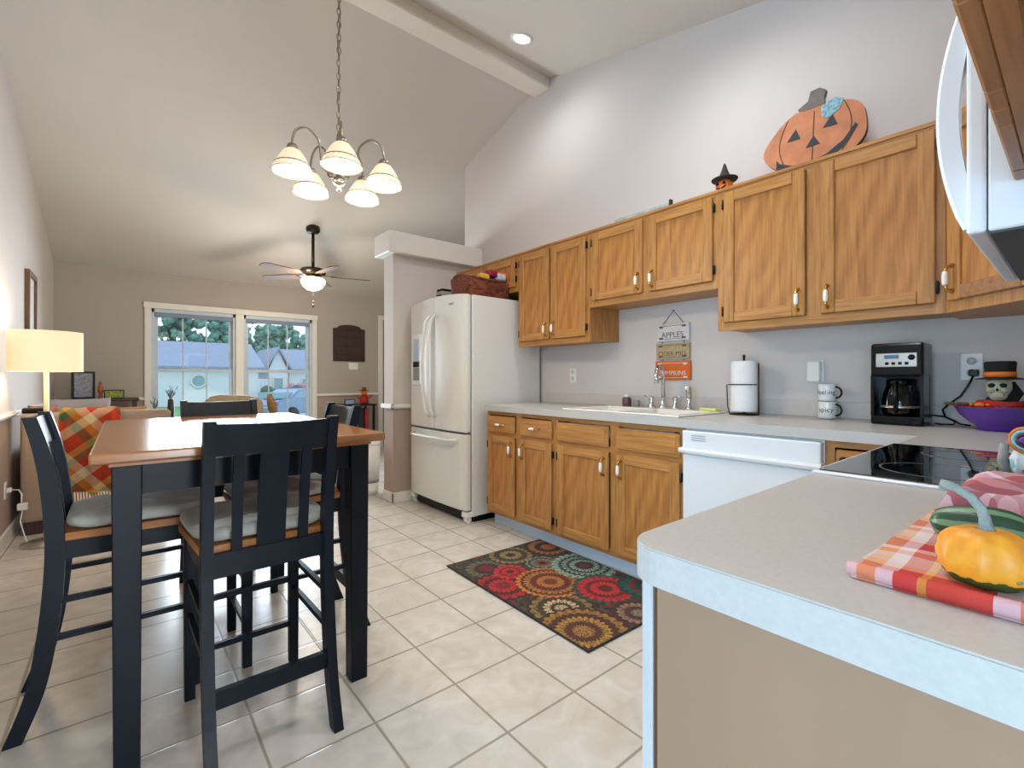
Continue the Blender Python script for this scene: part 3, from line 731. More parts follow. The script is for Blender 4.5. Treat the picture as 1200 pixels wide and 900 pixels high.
# fridge
FX, FY0, FY1, FZ = 2.07, 2.99, 3.90, 1.765
B = (2.4, 3.445, 0); t = thing('refrigerator', 'white french-door refrigerator with bottom freezer drawer', 'refrigerator', B)
b = NB(); box(b, FX, FY0, .05, XK - .03, FY1, FZ, bev=.008, seg=2); body = obj('cabinet_body', b, appl, t, B)
b = NB(); box(b, FX - .012, FY0 + .012, .09, FX, FY1 - .012, FZ - .01); obj('door_gasket', b, plastic_g, body, B)
def fdoor(name, y0, y1, z0, z1, top_arc=False):
    b = NB(); n = 12; ym = (FY0 + FY1) / 2
    # bowed front: thicker at the centre of the fridge
    def xf(y): return FX - .012 - .05 - .018 * (1 - ((y - ym) / .46) ** 2)
    poly = [(FX - .012, y0)] + [(xf(y0 + (y1 - y0) * k / n) + (.012 if k in (0, n) else 0), y0 + (y1 - y0) * k / n) for k in range(n + 1)] + [(FX - .012, y1)]
    A = []; Z = []
    for (x, y) in poly:
        zt = z1 + (.03 * (1 - ((y - ym) / .46) ** 2) - .012 if top_arc else 0)
        A.append(b.verts.new((x, y, z0))); Z.append(b.verts.new((x, y, zt)))
    m = len(poly); b.faces.new(A); b.faces.new(Z[::-1])
    for i in range(m): b.faces.new((A[i], Z[i], Z[(i+1) % m], A[(i+1) % m]))
    b.normal_update()
    es = [e for e in b.edges if e.calc_face_angle(0) > .6]
    bmesh.ops.bevel(b, geom=es, offset=.006, segments=2, affect='EDGES')
    return obj(name, b, appl, t, B)
ym = (FY0 + FY1) / 2
dr = fdoor('door', FY0 + .003, ym - .003, .70, FZ + .01, True)
dl = fdoor('door', ym + .003, FY1 - .003, .70, FZ + .01, True)
fz = fdoor('freezer_drawer', FY0 + .003, FY1 - .003, .10, .685)
for s, par in ((-1, dr), (1, dl)):
    b = NB(); yy = ym + s * .045; xx = FX - .09
    pts = [(xx, yy, .80), (xx - .03, yy, .83)] + [(xx - .045 - .028 * math.sin(PI * k / 8), yy, .87 + .70 * k / 8) for k in range(9)] + [(xx - .03, yy, 1.61), (xx, yy, 1.64)]
    tube(b, pts, [.012] * 2 + [.014] * 9 + [.012] * 2, 10); obj('door_handle', b, appl, par, B)
b = NB(); zz = .635
pts = [(FX - .07, FY0 + .1, zz), (FX - .105, FY0 + .13, zz)] + [(FX - .125 - .012 * math.sin(PI * k / 6), FY0 + .16 + .59 * k / 6, zz) for k in range(7)] + [(FX - .105, FY1 - .13, zz), (FX - .07, FY1 - .1, zz)]
tube(b, pts, .013, 10); obj('drawer_handle', b, appl, fz, B)
# dispenser on the far door
yc = 3.73; xd = FX - .012 - .05 - .012
b = NB(); box(b, xd - .012, yc - .085, 1.06, xd + .02, yc + .085, 1.50, bev=.01, seg=2); dd = obj('dispenser', b, plastic_w, dl, B)
b = NB(); box(b, xd - .0145, yc - .05, 1.27, xd - .011, yc + .05, 1.46); obj('dispenser_panel', b, mat('dispenser_display', '#b9c9e2', .2), dd, B)
b = NB(); box(b, xd - .0155, yc - .055, 1.215, xd - .011, yc + .055, 1.265); obj('dispenser_buttons', b, black_p, dd, B)
b = NB(); box(b, xd - .014, yc - .055, 1.10, xd - .011, yc + .055, 1.21); obj('dispenser_recess', b, plastic_g, dd, B)
b = NB(); box(b, FX - .082, FY0 + .15, 1.70, FX - .072, FY0 + .215, 1.715, bev=.003); obj('badge', b, plastic_g, dr, B)
b = NB(); box(b, FX - .02, FY0 + .05, .02, FX + .02, FY1 - .05, .095); obj('kick_grille', b, black_p, t, B)
for yy in (FY0 + .04, FY1 - .04):
    b = NB(); box(b, FX - .055, yy - .035, .045, FX + .06, yy + .035, .09, bev=.008); cyl(b, (FX - .02, yy - .02, .025), (FX - .02, yy + .02, .025), .025, 14); obj('roller_foot', b, plastic_w, t, B)
b = NB(); box(b, FX + .03, FY0 + .02, 0.002, XK - .04, FY1 - .02, .05); obj('base_pan', b, black_p, t, B)

# range with glass cooktop
RX0, RX1 = 1.128, 1.771
B = ((RX0 + RX1) / 2, .05, 0); t = thing('range', 'range with smooth black glass cooktop set into the counter', 'stove', B)
b = NB(); box(b, RX0 + .002, -.284, .0, RX1 - .002, .335, .912); obj('range_body', b, appl, t, B)
b = NB(); box(b, RX0, -.284, .9125, RX1, .368, .921, bev=.003); ct = obj('cooktop_frame', b, appl, t, B)
b = NB(); box(b, RX0 + .012, -.26, .9212, RX1 - .012, .357, .9235); g = obj('cooktop_glass', b, ceramic_gl, ct, B)
for cx, cy, rr in ((1.30, .19, .095), (1.60, .19, .075), (1.30, -.12, .075), (1.60, -.12, .10)):
    b = NB(); lathe(b, [(rr, .9236), (rr, .9240), (rr + .003, .9240), (rr + .003, .9236)], 40, (cx, cy, 0), cap=False); obj('burner_ring', b, ring_m, g, B)
b = NB(); box(b, RX0 + .01, .335, .2, RX1 - .01, .36, .84, bev=.005); d = obj('oven_door', b, appl, t, B)
b = NB(); tube(b, [(RX0 + .06, .36, .80), (RX0 + .06, .40, .80), (RX1 - .06, .40, .80), (RX1 - .06, .36, .80)], .011, 10); obj('oven_handle', b, appl, d, B)

# microwave over the range
MZ0, MZ1, MYF = 1.365, 1.795, .13
B = ((RX0 + RX1) / 2, 0, MZ0); t = thing('microwave', 'white over-range microwave seen from its side with curved handle', 'microwave', B)
b = NB(); box(b, RX0 + .004, -.284, MZ0, RX1 - .004, MYF - .027, MZ1, bev=.003); obj('microwave_body', b, dwm, t, B)
b = NB(); box(b, RX0 + .004, MYF - .025, MZ0, RX1 - .004, MYF, MZ1, bev=.006, seg=3); d = obj('front_door', b, dwm, t, B)
b = NB(); box(b, RX0 + .20, MYF, MZ0 + .06, RX1 - .05, MYF + .003, MZ1 - .06); obj('door_window', b, black_p, d, B)
b = NB(); xh = RX0 + .03
n = 16; outer = []; inner = []
for k in range(n + 1):
    a = k / n; z = MZ0 + .012 + (MZ1 - MZ0 - .024) * a
    outer.append((MYF + .036 * math.sin(PI * a) ** .8 + .006, z)); inner.append((MYF - .002 + max(0, .013 * math.sin(PI * max(0, min(1, (a - .2) / .6)))), z))
rg = []
for (yo, z), (yi, _) in zip(outer, inner):
    rg.append([b.verts.new(p) for p in ((xh - .016, yi, z), (xh - .016, yo - .005, z), (xh - .010, yo, z), (xh + .010, yo, z), (xh + .016, yo - .005, z), (xh + .016, yi, z))])
for p, q in zip(rg, rg[1:]):
    for k in range(6): b.faces.new((p[k], p[(k+1) % 6], q[(k+1) % 6], q[k]))
b.faces.new(rg[0][::-1]); b.faces.new(rg[-1])
obj('door_handle', b, dwm, d, B)
b = NB(); box(b, RX0 + .008, -.26, MZ0 - .004, RX1 - .03, MYF - .029, MZ0 + .001)
for k in range(3): box(b, RX0 + .03, -.20 + k * .09, MZ0 - .006, RX1 - .05, -.196 + k * .09, MZ0 - .003, 1)
obj('underside_filter', b, [mat('dark_filter', '#3c3e40', .5), plastic_g], t, B)

# ------------------------------------------------------------------ counter items
# paper towel
cx, cy = 2.66, 1.20; B = (cx, cy, .915)
t = thing('paper_towel_holder', 'white paper towel roll on a bronze wire stand', 'paper towel', B)
b = NB(); lathe(b, [(.075, .9155), (.075, .922), (.0, .925)], 28, (cx, cy, 0)); cyl(b, (cx, cy, .92), (cx, cy, 1.235), .006); ball(b, (cx, cy, 1.24), .009, 2)
tube(b, [(cx - .02, cy + .072, .92), (cx - .02, cy + .082, .96), (cx - .03, cy + .082, 1.08), (cx - .06, cy + .05, 1.083), (cx - .078, cy, 1.083), (cx - .06, cy - .05, 1.083), (cx - .02, cy - .078, 1.083)], .003, 8)
tube(b, [(cx, cy - .078, .92), (cx, cy - .078, 1.20)], .004, 8); obj('wire_stand', b, bronze, t, B)
b = NB(); lathe(b, [(.02, .934), (.068, .934), (.069, .94), (.069, 1.208), (.066, 1.213), (.02, 1.213)], 36, (cx, cy, 0)); obj('towel_roll', b, paper_m, t, B)
# two mugs, one on the other
def mug(z, label, word, lean):
    cx, cy = 2.70, .81; B = (cx, cy, z); t = thing('mug', label, 'mug', B, group='cream mugs stacked by the coffee maker')
    b = NB(); lathe(b, [(.030, 0), (.038, .003), (.041, .012), (.041, .082), (.040, .085), (.037, .085), (.037, .010), (0, .008)], 30, B); obj('mug_body', b, mug_m, t, B)
    b = NB(); pts = []
    for k in range(9):
        a = -PI / 2 + PI * k / 8; pts.append((cx - .012 - .012 * math.cos(a), cy - .039 - .028 * math.cos(a), z + .045 + .027 * math.sin(a)))
    tube(b, pts, .0045, 10); obj('mug_handle', b, black_p, t, B)
    # lettering wrapped round the glaze, facing the room
    ME = text('lettering', word, .034, ink_k, t, Matrix.Identity(4), .0004)
    for v in ME.data.vertices:
        a = PI + .12 + v.co.x / .041; v.co = Vector((.0414 * math.cos(a), .0414 * math.sin(a), .045 + v.co.y))
    return t
mug(.9165, 'lower cream mug of the two, dark word and black handle', 'spicy', 0)
mug(1.0025, 'upper cream mug of the two, dark word and black handle', 'feeling', 0)
# coffee maker, front towards -X
B = (2.64, .515, .915); t = thing('coffee_maker', 'black drip coffee maker with glass carafe and silver control panel', 'coffee maker', B)
x0, x1, y0, y1 = 2.55, 2.73, .42, .60
b = NB(); box(b, x0, y0, .9155, x1, y1, .955, bev=.008, seg=2); box(b, x1 - .07, y0, .95, x1, y1, 1.14, bev=.006); box(b, x0, y0, 1.125, x1, y1, 1.268, bev=.01, seg=2)
for yy in (y0, y1 - .012): box(b, x0 + .005, yy, .95, x1 - .05, yy + .012, 1.13)
obj('brewer_body', b, black_p, t, B)
b = NB(); box(b, x0 - .003, y0 + .02, 1.165, x0 + .002, y1 - .02, 1.225, bev=.002); p = obj('control_panel', b, steel, t, B)
b = NB(); box(b, x0 - .0045, .50, 1.20, x0 - .002, .55, 1.216); obj('display', b, screen, p, B)
b = NB()
for k in range(4): box(b, x0 - .0045, .468 + k * .022, 1.174, x0 - .002, .481 + k * .022, 1.186)
lathe(b, [(.0, -.003), (.012, -.003), (.012, .001), (0, .001)], 14, (x0 - .002, .458, 1.205), M=Matrix.Rotation(R(90), 4, 'Y')); obj('buttons', b, black_p, p, B)
b = NB(); lathe(b, [(.0, .957), (.055, .957), (.062, .97), (.064, 1.0), (.058, 1.05), (.044, 1.085), (.043, 1.10)], 28, (x0 + .062, .51, 0)); c = obj('carafe', b, coffee_gl, t, B)
b = NB(); lathe(b, [(.045, 1.085), (.047, 1.10), (.044, 1.113), (0, 1.116)], 24, (x0 + .062, .51, 0)); tube(b, [(x0 + .02, .51, 1.10), (x0 - .02, .508, 1.095), (x0 - .035, .506, 1.05), (x0 - .022, .507, .985), (x0 - .0, .51, .975)], .008, 8); obj('carafe_lid_and_grip', b, black_p, c, B)
b = NB(); lathe(b, [(.0655, .99), (.0655, .998), (.064, .998), (.064, .99)], 28, (x0 + .062, .51, 0), cap=False); obj('carafe_band', b, steel, c, B)
b = NB(); lathe(b, [(.0, .958), (.054, .958), (.060, .97), (.062, .985), (0, .985)], 24, (x0 + .062, .51, 0)); obj('coffee', b, mat('dark_coffee', '#1a0f08', .1), c, B)
b = NB(); tube(b, [(2.732, .45, .95), (2.745, .42, .955), (2.74, .38, .95), (2.725, .345, .935), (2.71, .35, .921), (2.71, .39, .919), (2.73, .41, .921)], .0035, 8); obj('cord', b, black_p, t, B)
# outlets
def outlet(label, x, y, z, kind='duplex', h=.115, wd=.07, axis='X'):
    t = thing('wall_outlet', label, 'outlet', (x, y, z)); B = (x, y, z)
    b = NB()
    s = -1 if axis == 'X' else 1
    box(b, min(x, x + s * .006), y - wd / 2, z - h / 2, max(x, x + s * .006), y + wd / 2, z + h / 2, bev=.002); pl = obj('cover_plate', b, plastic_w, t, B)
    b = NB()
    for dz in (-.025, .025): lathe(b, [(.016, 0), (.016, .002), (0, .002)], 16, (x + s * .0065, y, z + dz), M=Matrix.Rotation(R(90 * s), 4, 'Y'))
    obj('socket', b, mat('socket_ivory', '#cfccc4', .4) if 'socket_ivory' not in MATS else MATS['socket_ivory'], pl, B)
    return t
outlet('white outlet plate on the kitchen wall left of the sign', XK, 2.627, 1.142)
t = outlet('white outlet with boxy plug-in device above the mugs', XK, .892, 1.154)
b = NB(); box(b, XK - .045, .865, 1.10, XK - .006, .925, 1.205, bev=.004); obj('plug_in_device', b, plastic_w, t, (XK, .892, 1.154))
outlet('white outlet with black plug behind the candy bowl', XK, .305, 1.165)
B = (XK, .295, 1.14); b = NB(); box(b, XK - .035, .28, 1.125, XK - .009, .312, 1.153, bev=.004)
tube(b, [(XK - .03, .296, 1.13), (XK - .035, .31, 1.09), (XK - .04, .335, 1.04), (XK - .05, .375, 1.0), (XK - .06, .39, .98), (XK - .07, .38, .95), (XK - .075, .33, .922), (XK - .08, .30, .919)], .004, 8)
tag(obj('power_cord', b, black_p, base=B), 'black plug and cord hanging down from the corner outlet', 'cord')
# hanging sign
def hang_sign():
    B = (XK, 1.7235, 1.565); t = thing('hanging_sign', 'three wooden boards on a string, white, tan and orange, above the faucet', 'sign', B)
    cy = 1.7235; xs = XK - .003
    rows = ((1.365, 1.478, .118, sign_w, 'APPLES', ink, .052), (1.243, 1.350, .121, sign_t, 'CIDER MILL', ink, .042), (1.108, 1.232, .128, mat('sign_orange', '#cf6420', .8, var=.1, scale=30), 'PUMPKINS', sign_w, .042))
    for z0, z1, hw, m, s, im, sz in rows:
        b = NB(); box(b, xs - .018, cy - hw, z0, xs, cy + hw, z1, bev=.002); o = obj('board', b, m, t, B)
        b = NB(); zb = 0
        for zz in (z0 + .012, z1 - .015): box(b, xs - .0188, cy - hw + .02, zz, xs - .017, cy + hw - .02, zz + .003)
        for zz in (z0 + .02, z1 - .02):
            for s2 in (-1, 1): box(b, xs - .019, cy + s2 * (hw - .035) - .014, zz - .005, xs - .017, cy + s2 * (hw - .035) + .014, zz + .004)
        obj('border_marks', b, im, o, B)
        text('lettering', s, sz, im, o, face_minus_x(-.021, 0, (z0 + z1) / 2 - B[2] - .018))
    b = NB(); tube(b, [(xs - .009, cy + .075, 1.478), (xs - .006, cy + .04, 1.52), (xs - .004, cy, 1.565), (xs - .006, cy - .04, 1.52), (xs - .009, cy - .075, 1.478)], .0022, 6)
    for za, zb2 in ((1.35, 1.365), (1.232, 1.243)):
        for s2 in (-.08, .08): cyl(b, (xs - .009, cy + s2, za), (xs - .009, cy + s2, zb2), .0025, 6)
    obj('string', b, mat('brown_string', '#6b5a50', .9), t, B)
    b = NB(); cyl(b, (XK, cy, 1.567), (XK - .012, cy, 1.567), .003, 8); obj('nail', b, black_m, t, B)
hang_sign()

# candy bowl with skeleton figure
bx, by = 2.60, .205; B = (bx, by, .915)
t = thing('candy_bowl', 'purple plastic candy bowl in the corner with red rim', 'bowl', B)
b = NB(); lathe(b, [(.058, .9155), (.064, .918), (.062, .93), (.085, .945), (.115, .975), (.128, 1.003), (.132, 1.006), (.124, 1.003), (.108, .975), (.08, .952), (0, .945)], 40, (bx, by, 0)); obj('bowl_body', b, purple, t, B)
b = NB(); lathe(b, [(.120, 1.001), (.128, 1.0085), (.133, 1.0065)], 40, (bx, by, 0), cap=False); obj('red_rim', b, red_f, t, B)
B = (bx + .01, by - .017, .95); t = thing('skeleton_figure', 'skull-faced figure in black and orange top hat rising from the purple bowl', 'figurine', B)
sk = Vector((bx - .015, by + .002, 1.085))
b = NB(); ball(b, sk, .043, 3, s=(.92, .88, 1.05)); ball(b, sk + Vector((-.012, 0, -.032)), .028, 3, s=(.9, .95, .9))
ball(b, sk + Vector((-.032, .018, -.014)), .012, 2); ball(b, sk + Vector((-.032, -.018, -.014)), .012, 2); head = obj('skull', b, bone, t, B, smooth=True)
b = NB()
for s in (-1, 1): ball(b, sk + Vector((-.0345, s * .015, .004)), .0115, 2, s=(.6, 1, .8))
ball(b, sk + Vector((-.043, 0, -.012)), .005, 2, s=(.6, .8, 1.2)); box(b, sk.x - .0395, sk.y - .016, sk.z - .034, sk.x - .030, sk.y + .016, sk.z - .029); obj('face_hollows', b, blackcloth, head, B)
b = NB()
for k in range(6): box(b, sk.x - .041, sk.y - .0145 + k * .005, sk.z - .0375, sk.x - .034, sk.y - .0108 + k * .005, sk.z - .0275, bev=.0005)
obj('teeth', b, mat('yellowed_teeth', '#c9c39a', .5), head, B)
b = NB(); hz = sk.z + .026
lathe(b, [(.0, hz), (.068, hz), (.070, hz + .004), (.045, hz + .008), (.043, hz + .008), (.043, hz + .033), (.045, hz + .066), (.040, hz + .070), (0, hz + .070)], 30, (sk.x + .004, sk.y - .004, 0)); hat = obj('top_hat', b, blackcloth, t, B)
b = NB(); lathe(b, [(.0445, hz + .010), (.0445, hz + .030), (.043, hz + .030), (.043, hz + .01)], 30, (sk.x + .004, sk.y - .004, 0)); obj('hat_band', b, orange, hat, B)
b = NB(); tube(b, [(sk.x + .02, sk.y, .955), (sk.x + .016, sk.y, 1.0), (sk.x + .01, sk.y, 1.03), (sk.x + .008, sk.y, 1.06)], [.045, .058, .04, .02], 16); tube(b, [(sk.x + .02, sk.y - .02, 1.03), (sk.x + .03, sk.y - .045, 1.06), (sk.x + .03, sk.y - .03, 1.1)], [.03, .022, .012], 10); obj('black_robe', b, blackcloth, t, B)
b = NB(); tube(b, [(sk.x - .01, sk.y + .055, 1.02), (sk.x - .03, sk.y + .02, 1.018), (sk.x - .035, sk.y - .02, 1.012), (sk.x - .01, sk.y - .075, 1.02)], [.013, .016, .016, .012], 10); obj('red_collar', b, red_f, t, B)
for k, (dx, dy, dz, r_, m_) in enumerate(((-.055, .05, 1.022, .014, orange), (-.06, -.02, 1.012, .014, blue_m), (-.065, .02, 1.006, .012, orange), (-.05, -.055, 1.008, .013, red_f))):
    b = NB(); c_ = (bx + dx, by + dy, dz - .008); ball(b, c_, r_, 2, s=(1, 1.2, .7))
    for s in (-1, 1): lathe(b, [(.002, 0), (.008, .012)], 8, (c_[0], c_[1] + s * r_ * 1.1, c_[2]), M=Matrix.Rotation(R(-90 * s), 4, 'X'))
    tag(obj('wrapped_candy', b, m_, base=c_), ['orange wrapped candy beside the skull collar, left', 'blue wrapped candy in the purple bowl', 'orange wrapped candy low in front of the skull', 'red wrapped candy at the right of the bowl'][k], 'candy', 'candies in the purple bowl')
b = NB(); box(b, -.0, -.0, 0, .001, .001, .001); b.free()
B = (2.60, .335, 1.008); b = NB(); tube(b, [(2.64, .245, 1.012), (2.615, .29, 1.014), (2.60, .325, 1.016)], [.004, .005, .006], 8); ball(b, (2.594, .345, 1.014), .016, 2, s=(.8, 1.2, .45))
tag(obj('candy_scoop', b, mat('olive_scoop', '#5b5138', .5), base=B), 'dark scoop resting across the left rim of the purple bowl', 'scoop')

# striped cup at the right edge
cx, cy = 1.385, .060; B = (cx, cy, .924); t = thing('painted_figurine', 'brightly painted figurine with a round orange and turquoise ringed eye at the right edge', 'figurine', B)
def confetti():
    m, nt, b, N, L = newmat('confetti_glaze'); tc = N.new('ShaderNodeTexCoord')
    v = N.new('ShaderNodeTexVoronoi'); v.inputs['Scale'].default_value = 70; L.new(tc.outputs['Object'], v.inputs[0])
    sp = N.new('ShaderNodeSeparateXYZ'); L.new(v.outputs[1], sp.inputs[0])
    c = cramp(N, L, sp.outputs[0], [(0, '#dfe6e6'), (.35, '#8fc7c9'), (.5, '#e2e2da'), (.62, '#e2702a'), (.75, '#e8c94a'), (.85, '#dfe8ea'), (.93, '#b5302a')])
    L.new(c, b.inputs['Base Color']); b.inputs['Roughness'].default_value = .25; return m
cf = confetti()
b = NB(); lathe(b, [(0, .9245), (.030, .9245), (.034, .935), (.036, .955), (.030, .970), (.022, .975)], 30, (cx, cy, 0)); ball(b, (cx, cy, .992), .033, 3, s=(1, 1, .92)); obj('figurine_body', b, cf, t, B, smooth=True)
ang_ = math.atan2(-cy, -cx) + R(-24); Mx = Matrix.Rotation(ang_, 4, 'Z') @ Matrix.Rotation(R(90), 4, 'Y')
dx_, dy_ = math.cos(ang_), math.sin(ang_)
for nm, r0, r1, off, m__ in (('orange_ring', .0205, .0265, .030, orange), ('turquoise_ring', .0145, .0205, .032, mat('turquoise_glaze', '#7fbfc4', .3)), ('dark_ring', .0075, .0145, .033, mat('plum_glaze', '#4a2436', .3)), ('purple_centre', .0, .0075, .035, purple)):
    b = NB(); lathe(b, [(r1, -.006), (r1, .002), ((r0 + r1) / 2, .0045), (r0, .002), (r0, -.006)], 36, (cx + dx_ * off, cy + dy_ * off, .994), M=Mx, cap=False); obj(nm, b, m__, t, B)
b = NB(); tube(b, [(cx - .03, cy + .035, .925), (cx - .033, cy + .043, .95), (cx - .03, cy + .04, .985)], [.006, .008, .007], 8); obj('grey_wooden_grip', b, mat('driftwood', '#8e8a82', .8, var=.2, scale=60), t, B)

# cloth, towel and gourds on the near counter
def cloth():
    b = NB(); nx, ny = 26, 22; x0, x1, y0, y1 = .562, .905, -.22, .148; grid = []
    for j in range(ny + 1):
        row = []
        for i in range(nx + 1):
            u, v = i / nx, j / ny
            x = x0 + (x1 - x0) * u; y = y0 + (y1 - y0) * v - .012 * u
            z = .9165 + .0012 + .0016 * math.sin(x * 60 + y * 23) * math.sin(y * 47) + .0012
            row.append((x, y, z))
        grid.append(row)
    T = .008
    top = [[b.verts.new((x, y, z + T)) for x, y, z in row] for row in grid]; bot = [[b.verts.new((x, y, .9155)) for x, y, z in row] for row in grid]
    for j in range(ny):
        for i in range(nx):
            b.faces.new((top[j][i], top[j][i+1], top[j+1][i+1], top[j+1][i])); b.faces.new((bot[j][i], bot[j+1][i], bot[j+1][i+1], bot[j][i+1]))
    for j in range(ny):
        for i in (0, nx): b.faces.new((top[j][i], top[j+1][i], bot[j+1][i], bot[j][i]))
    for i in range(nx):
        for j in (0, ny): b.faces.new((top[j][i], top[j][i+1], bot[j][i+1], bot[j][i]))
    o = obj('plaid_placemat', b, tablecl, base=(.7, 0, .915), smooth=False)
    tag(o, 'orange and red plaid cloth lying under the gourds', 'placemat')
    # rolled front hem (towards -X)
    b = NB(); tube(b, [(x0 + .004 + .001 * math.sin(k), y0 + (y1 - y0 + .004) * k / 14, .9235) for k in range(15)], [.0062] + [.0078] * 13 + [.0062], 12)
    obj('rolled_hem', b, tablecl, o, (.7, 0, .915), smooth=True)
cloth()
b = NB(); n = 30; G = []
for j in range(n + 1):
    row = []
    for i in range(n + 1):
        u, v = i / n, j / n; e_ = max(0, min(u, 1 - u) * 14, 0); e2 = max(0, min(v, 1 - v) * 14, 0)
        h = (1 - (1 - min(1, e_)) ** 2) ** .5 * (1 - (1 - min(1, e2)) ** 2) ** .5
        row.append(b.verts.new((.905 + .205 * u, -.26 + .40 * v - .02 * u, .9165 + h * (.044 + .006 * math.sin(v * 5 + u * 3) + .002 * math.sin(u * 26)))))
    G.append(row)
for j in range(n):
    for i in range(n): b.faces.new((G[j][i], G[j][i+1], G[j+1][i+1], G[j+1][i]))
b.faces.new([G[0][i] for i in range(n)] + [G[j][n] for j in range(n)] + [G[n][i] for i in range(n, 0, -1)] + [G[j][0] for j in range(n, 0, -1)])
tag(obj('folded_towel', b, towelp, base=(1.02, -.05, .915), smooth=True), 'thick folded rose plaid towel between cooktop and gourds', 'towel')
# orange gourd with tall stem
gx, gy = .612, .057; B = (gx, gy, .926); t = thing('orange_gourd', 'front orange warty gourd with long curved grey stem', 'gourd', B); t.scale = (.79,) * 3
prof = [(0, .0015), (.022, .0), (.034, .006), (.0405, .020), (.0415, .034), (.037, .050), (.026, .060), (.012, .0635), (.006, .062), (0, .061)]
b = NB(); lathe(b, [(max(0, q[0]), q[1]) for q in catmull(prof, 4)], 64, (0, 0, 0), M=None, sy=1.03, rib=.045, nrib=8)
g = obj('gourd_body', b, gourd_o, t, smooth=True)
for a, z, q in ((-2.25, .030, .0045), (-1.95, .036, .0035), (-2.05, .022, .003), (-1.75, .018, .0045), (-2.4, .018, .003), (-1.6, .034, .003), (-1.9, .010, .003)):
    rr = .0405 if z > .012 else .036
    b = NB(); ball(b, (rr * math.cos(a), rr * 1.03 * math.sin(a), z), q, 2, s=(1, 1, .9), noise=.1); obj('wart', b, wart_m, g)
b = NB(); tube(b, [(0, 0, .058), (0, 0, .066), (.0, .001, .075), (.0, .004, .086), (.001, .013, .098), (.002, .026, .106), (.003, .040, .109)], [.0125, .0065, .0055, .0052, .0052, .0055, .0062], 8); obj('stem', b, stem_m, t)
B = (.735, .125, .926)
t = thing('green_gourd', 'dark green striped gourd behind the orange one', 'gourd', (.722, .072, .951), R(95)); t.scale = (.8,) * 3
b = NB(); lathe(b, [(max(0, q[0]), q[1]) for q in catmull([(0, -.05), (.018, -.046), (.028, -.028), (.0295, 0), (.024, .028), (.016, .045), (0, .052)], 4)], 40, M=Matrix.Rotation(R(90), 4, 'Y'), rib=.03, nrib=8); obj('gourd_body', b, gourd_g, t, smooth=True)
t = thing('crookneck_gourd', 'orange and dark green gourd at the right picture edge beside the front gourd', 'gourd', (.722, -.030, .956), R(100)); t.scale = (.85,) * 3
b = NB(); pts = [(-.075, 0, .012), (-.06, .002, .01), (-.035, 0, .003), (0, 0, 0), (.035, 0, -.002), (.055, 0, 0)]
cp_ = catmull([p + (q,) for p, q in zip(pts, [.006, .016, .025, .034, .032, .010])], 5); tube(b, [p[:3] for p in cp_], [max(.001, p[3]) for p in cp_], 32); obj('gourd_body', b, gourd_y, t, smooth=True)

# ------------------------------------------------------------------ decorations on top of the wall cabinets
def wooden_pumpkin():
    B = (2.62, .85, 2.138); t = thing('wooden_pumpkin', 'flat weathered orange wooden pumpkin with carved grin on top of the cabinets', 'decoration', B)
    t.rotation_euler = (0, R(7), 0)
    # outline in (y, z) about B ; +y is left in the picture
    pts = []
    for k in range(48):
        a = 2 * PI * k / 48; r_ = 1 + .035 * math.cos(5 * a + .4)
        pts.append((.225 * math.cos(a) * r_, .165 + .17 * math.sin(a) * r_))
    b = NB(); prism(b, pts, -.012, .012, 'YZ')
    for f in b.faces: f.material_index = 1 if abs(f.normal.x) < .5 else 0
    body = obj('pumpkin_board', b, [pumpkin_w, pumpkin_e], t)
    b = NB(); prism(b, [(.05, .325), (-.045, .325), (-.04, .36), (-.048, .395), (-.02, .42), (.02, .418), (.03, .37), (.075, .345)], -.014, .010, 'YZ'); obj('stem', b, stem_b, t)
    b = NB()
    for cy_, h in ((.085, 0), (-.075, .01)): prism(b, [(cy_ + .033, .19 + h), (cy_ - .028, .185 + h), (cy_ - .005, .245 + h)], -.0145, -.0115, 'YZ')
    prism(b, [(.03, .125), (-.032, .125), (-.002, .178)], -.0145, -.0115, 'YZ')
    m = [(.165, .11), (.15, .085), (.09, .055), (.02, .045), (-.06, .06), (-.13, .105), (-.175, .17), (-.185, .155), (-.14, .075), (-.07, .03), (.02, .012), (.1, .025), (.165, .06)]
    prism(b, m, -.0145, -.0115, 'YZ'); obj('face_cutouts', b, board_b, body)
    b = NB()
    for s, bow in ((.12, 1), (-.125, 1), (0, 0)):
        tube(b, [(-.0125, s + (.035 if s > 0 else -.035 if s < 0 else 0) * math.sin(PI * k / 8) * bow, .05 + .255 * k / 8) for k in range(9)], .0025, 6)
    obj('carved_lines', b, pumpkin_e, body)
    b = NB(); prism(b, [(-.03, .315), (-.035, .262), (-.06, .24), (-.11, .27), (-.125, .315), (-.09, .335)], -.0155, -.0115, 'YZ'); obj('teal_patch', b, patch_m, body)
wooden_pumpkin()
B = (2.60, 1.28, 2.138); t = thing('jack_o_lantern', 'small orange jack-o-lantern wearing a black witch hat on the cabinets', 'decoration', B)
b = NB(); lathe(b, [(0, .0), (.03, .002), (.046, .03), (.046, .06), (.03, .085), (0, .09)], 32, rib=.05, nrib=8); pb = obj('pumpkin', b, orange, t, smooth=True)
b = NB()
for s in (-1, 1): prism(b, [(.018 * s + .01, .055), (.018 * s - .01, .055), (.018 * s, .072)], -.047, -.038, 'YZ')
prism(b, [(.028, .045), (.015, .030), (0, .026), (-.015, .030), (-.028, .045), (-.014, .038), (0, .036), (.014, .038)], -.0475, -.038, 'YZ'); obj('face', b, blackcloth, pb)
b = NB(); lathe(b, [(0, .082), (.066, .088), (.07, .094), (.04, .098), (.034, .10), (.018, .14), (.006, .178), (0, .185)], 24); obj('witch_hat', b, mat('brown_black_hat', '#2e2426', .8, var=.3), t)
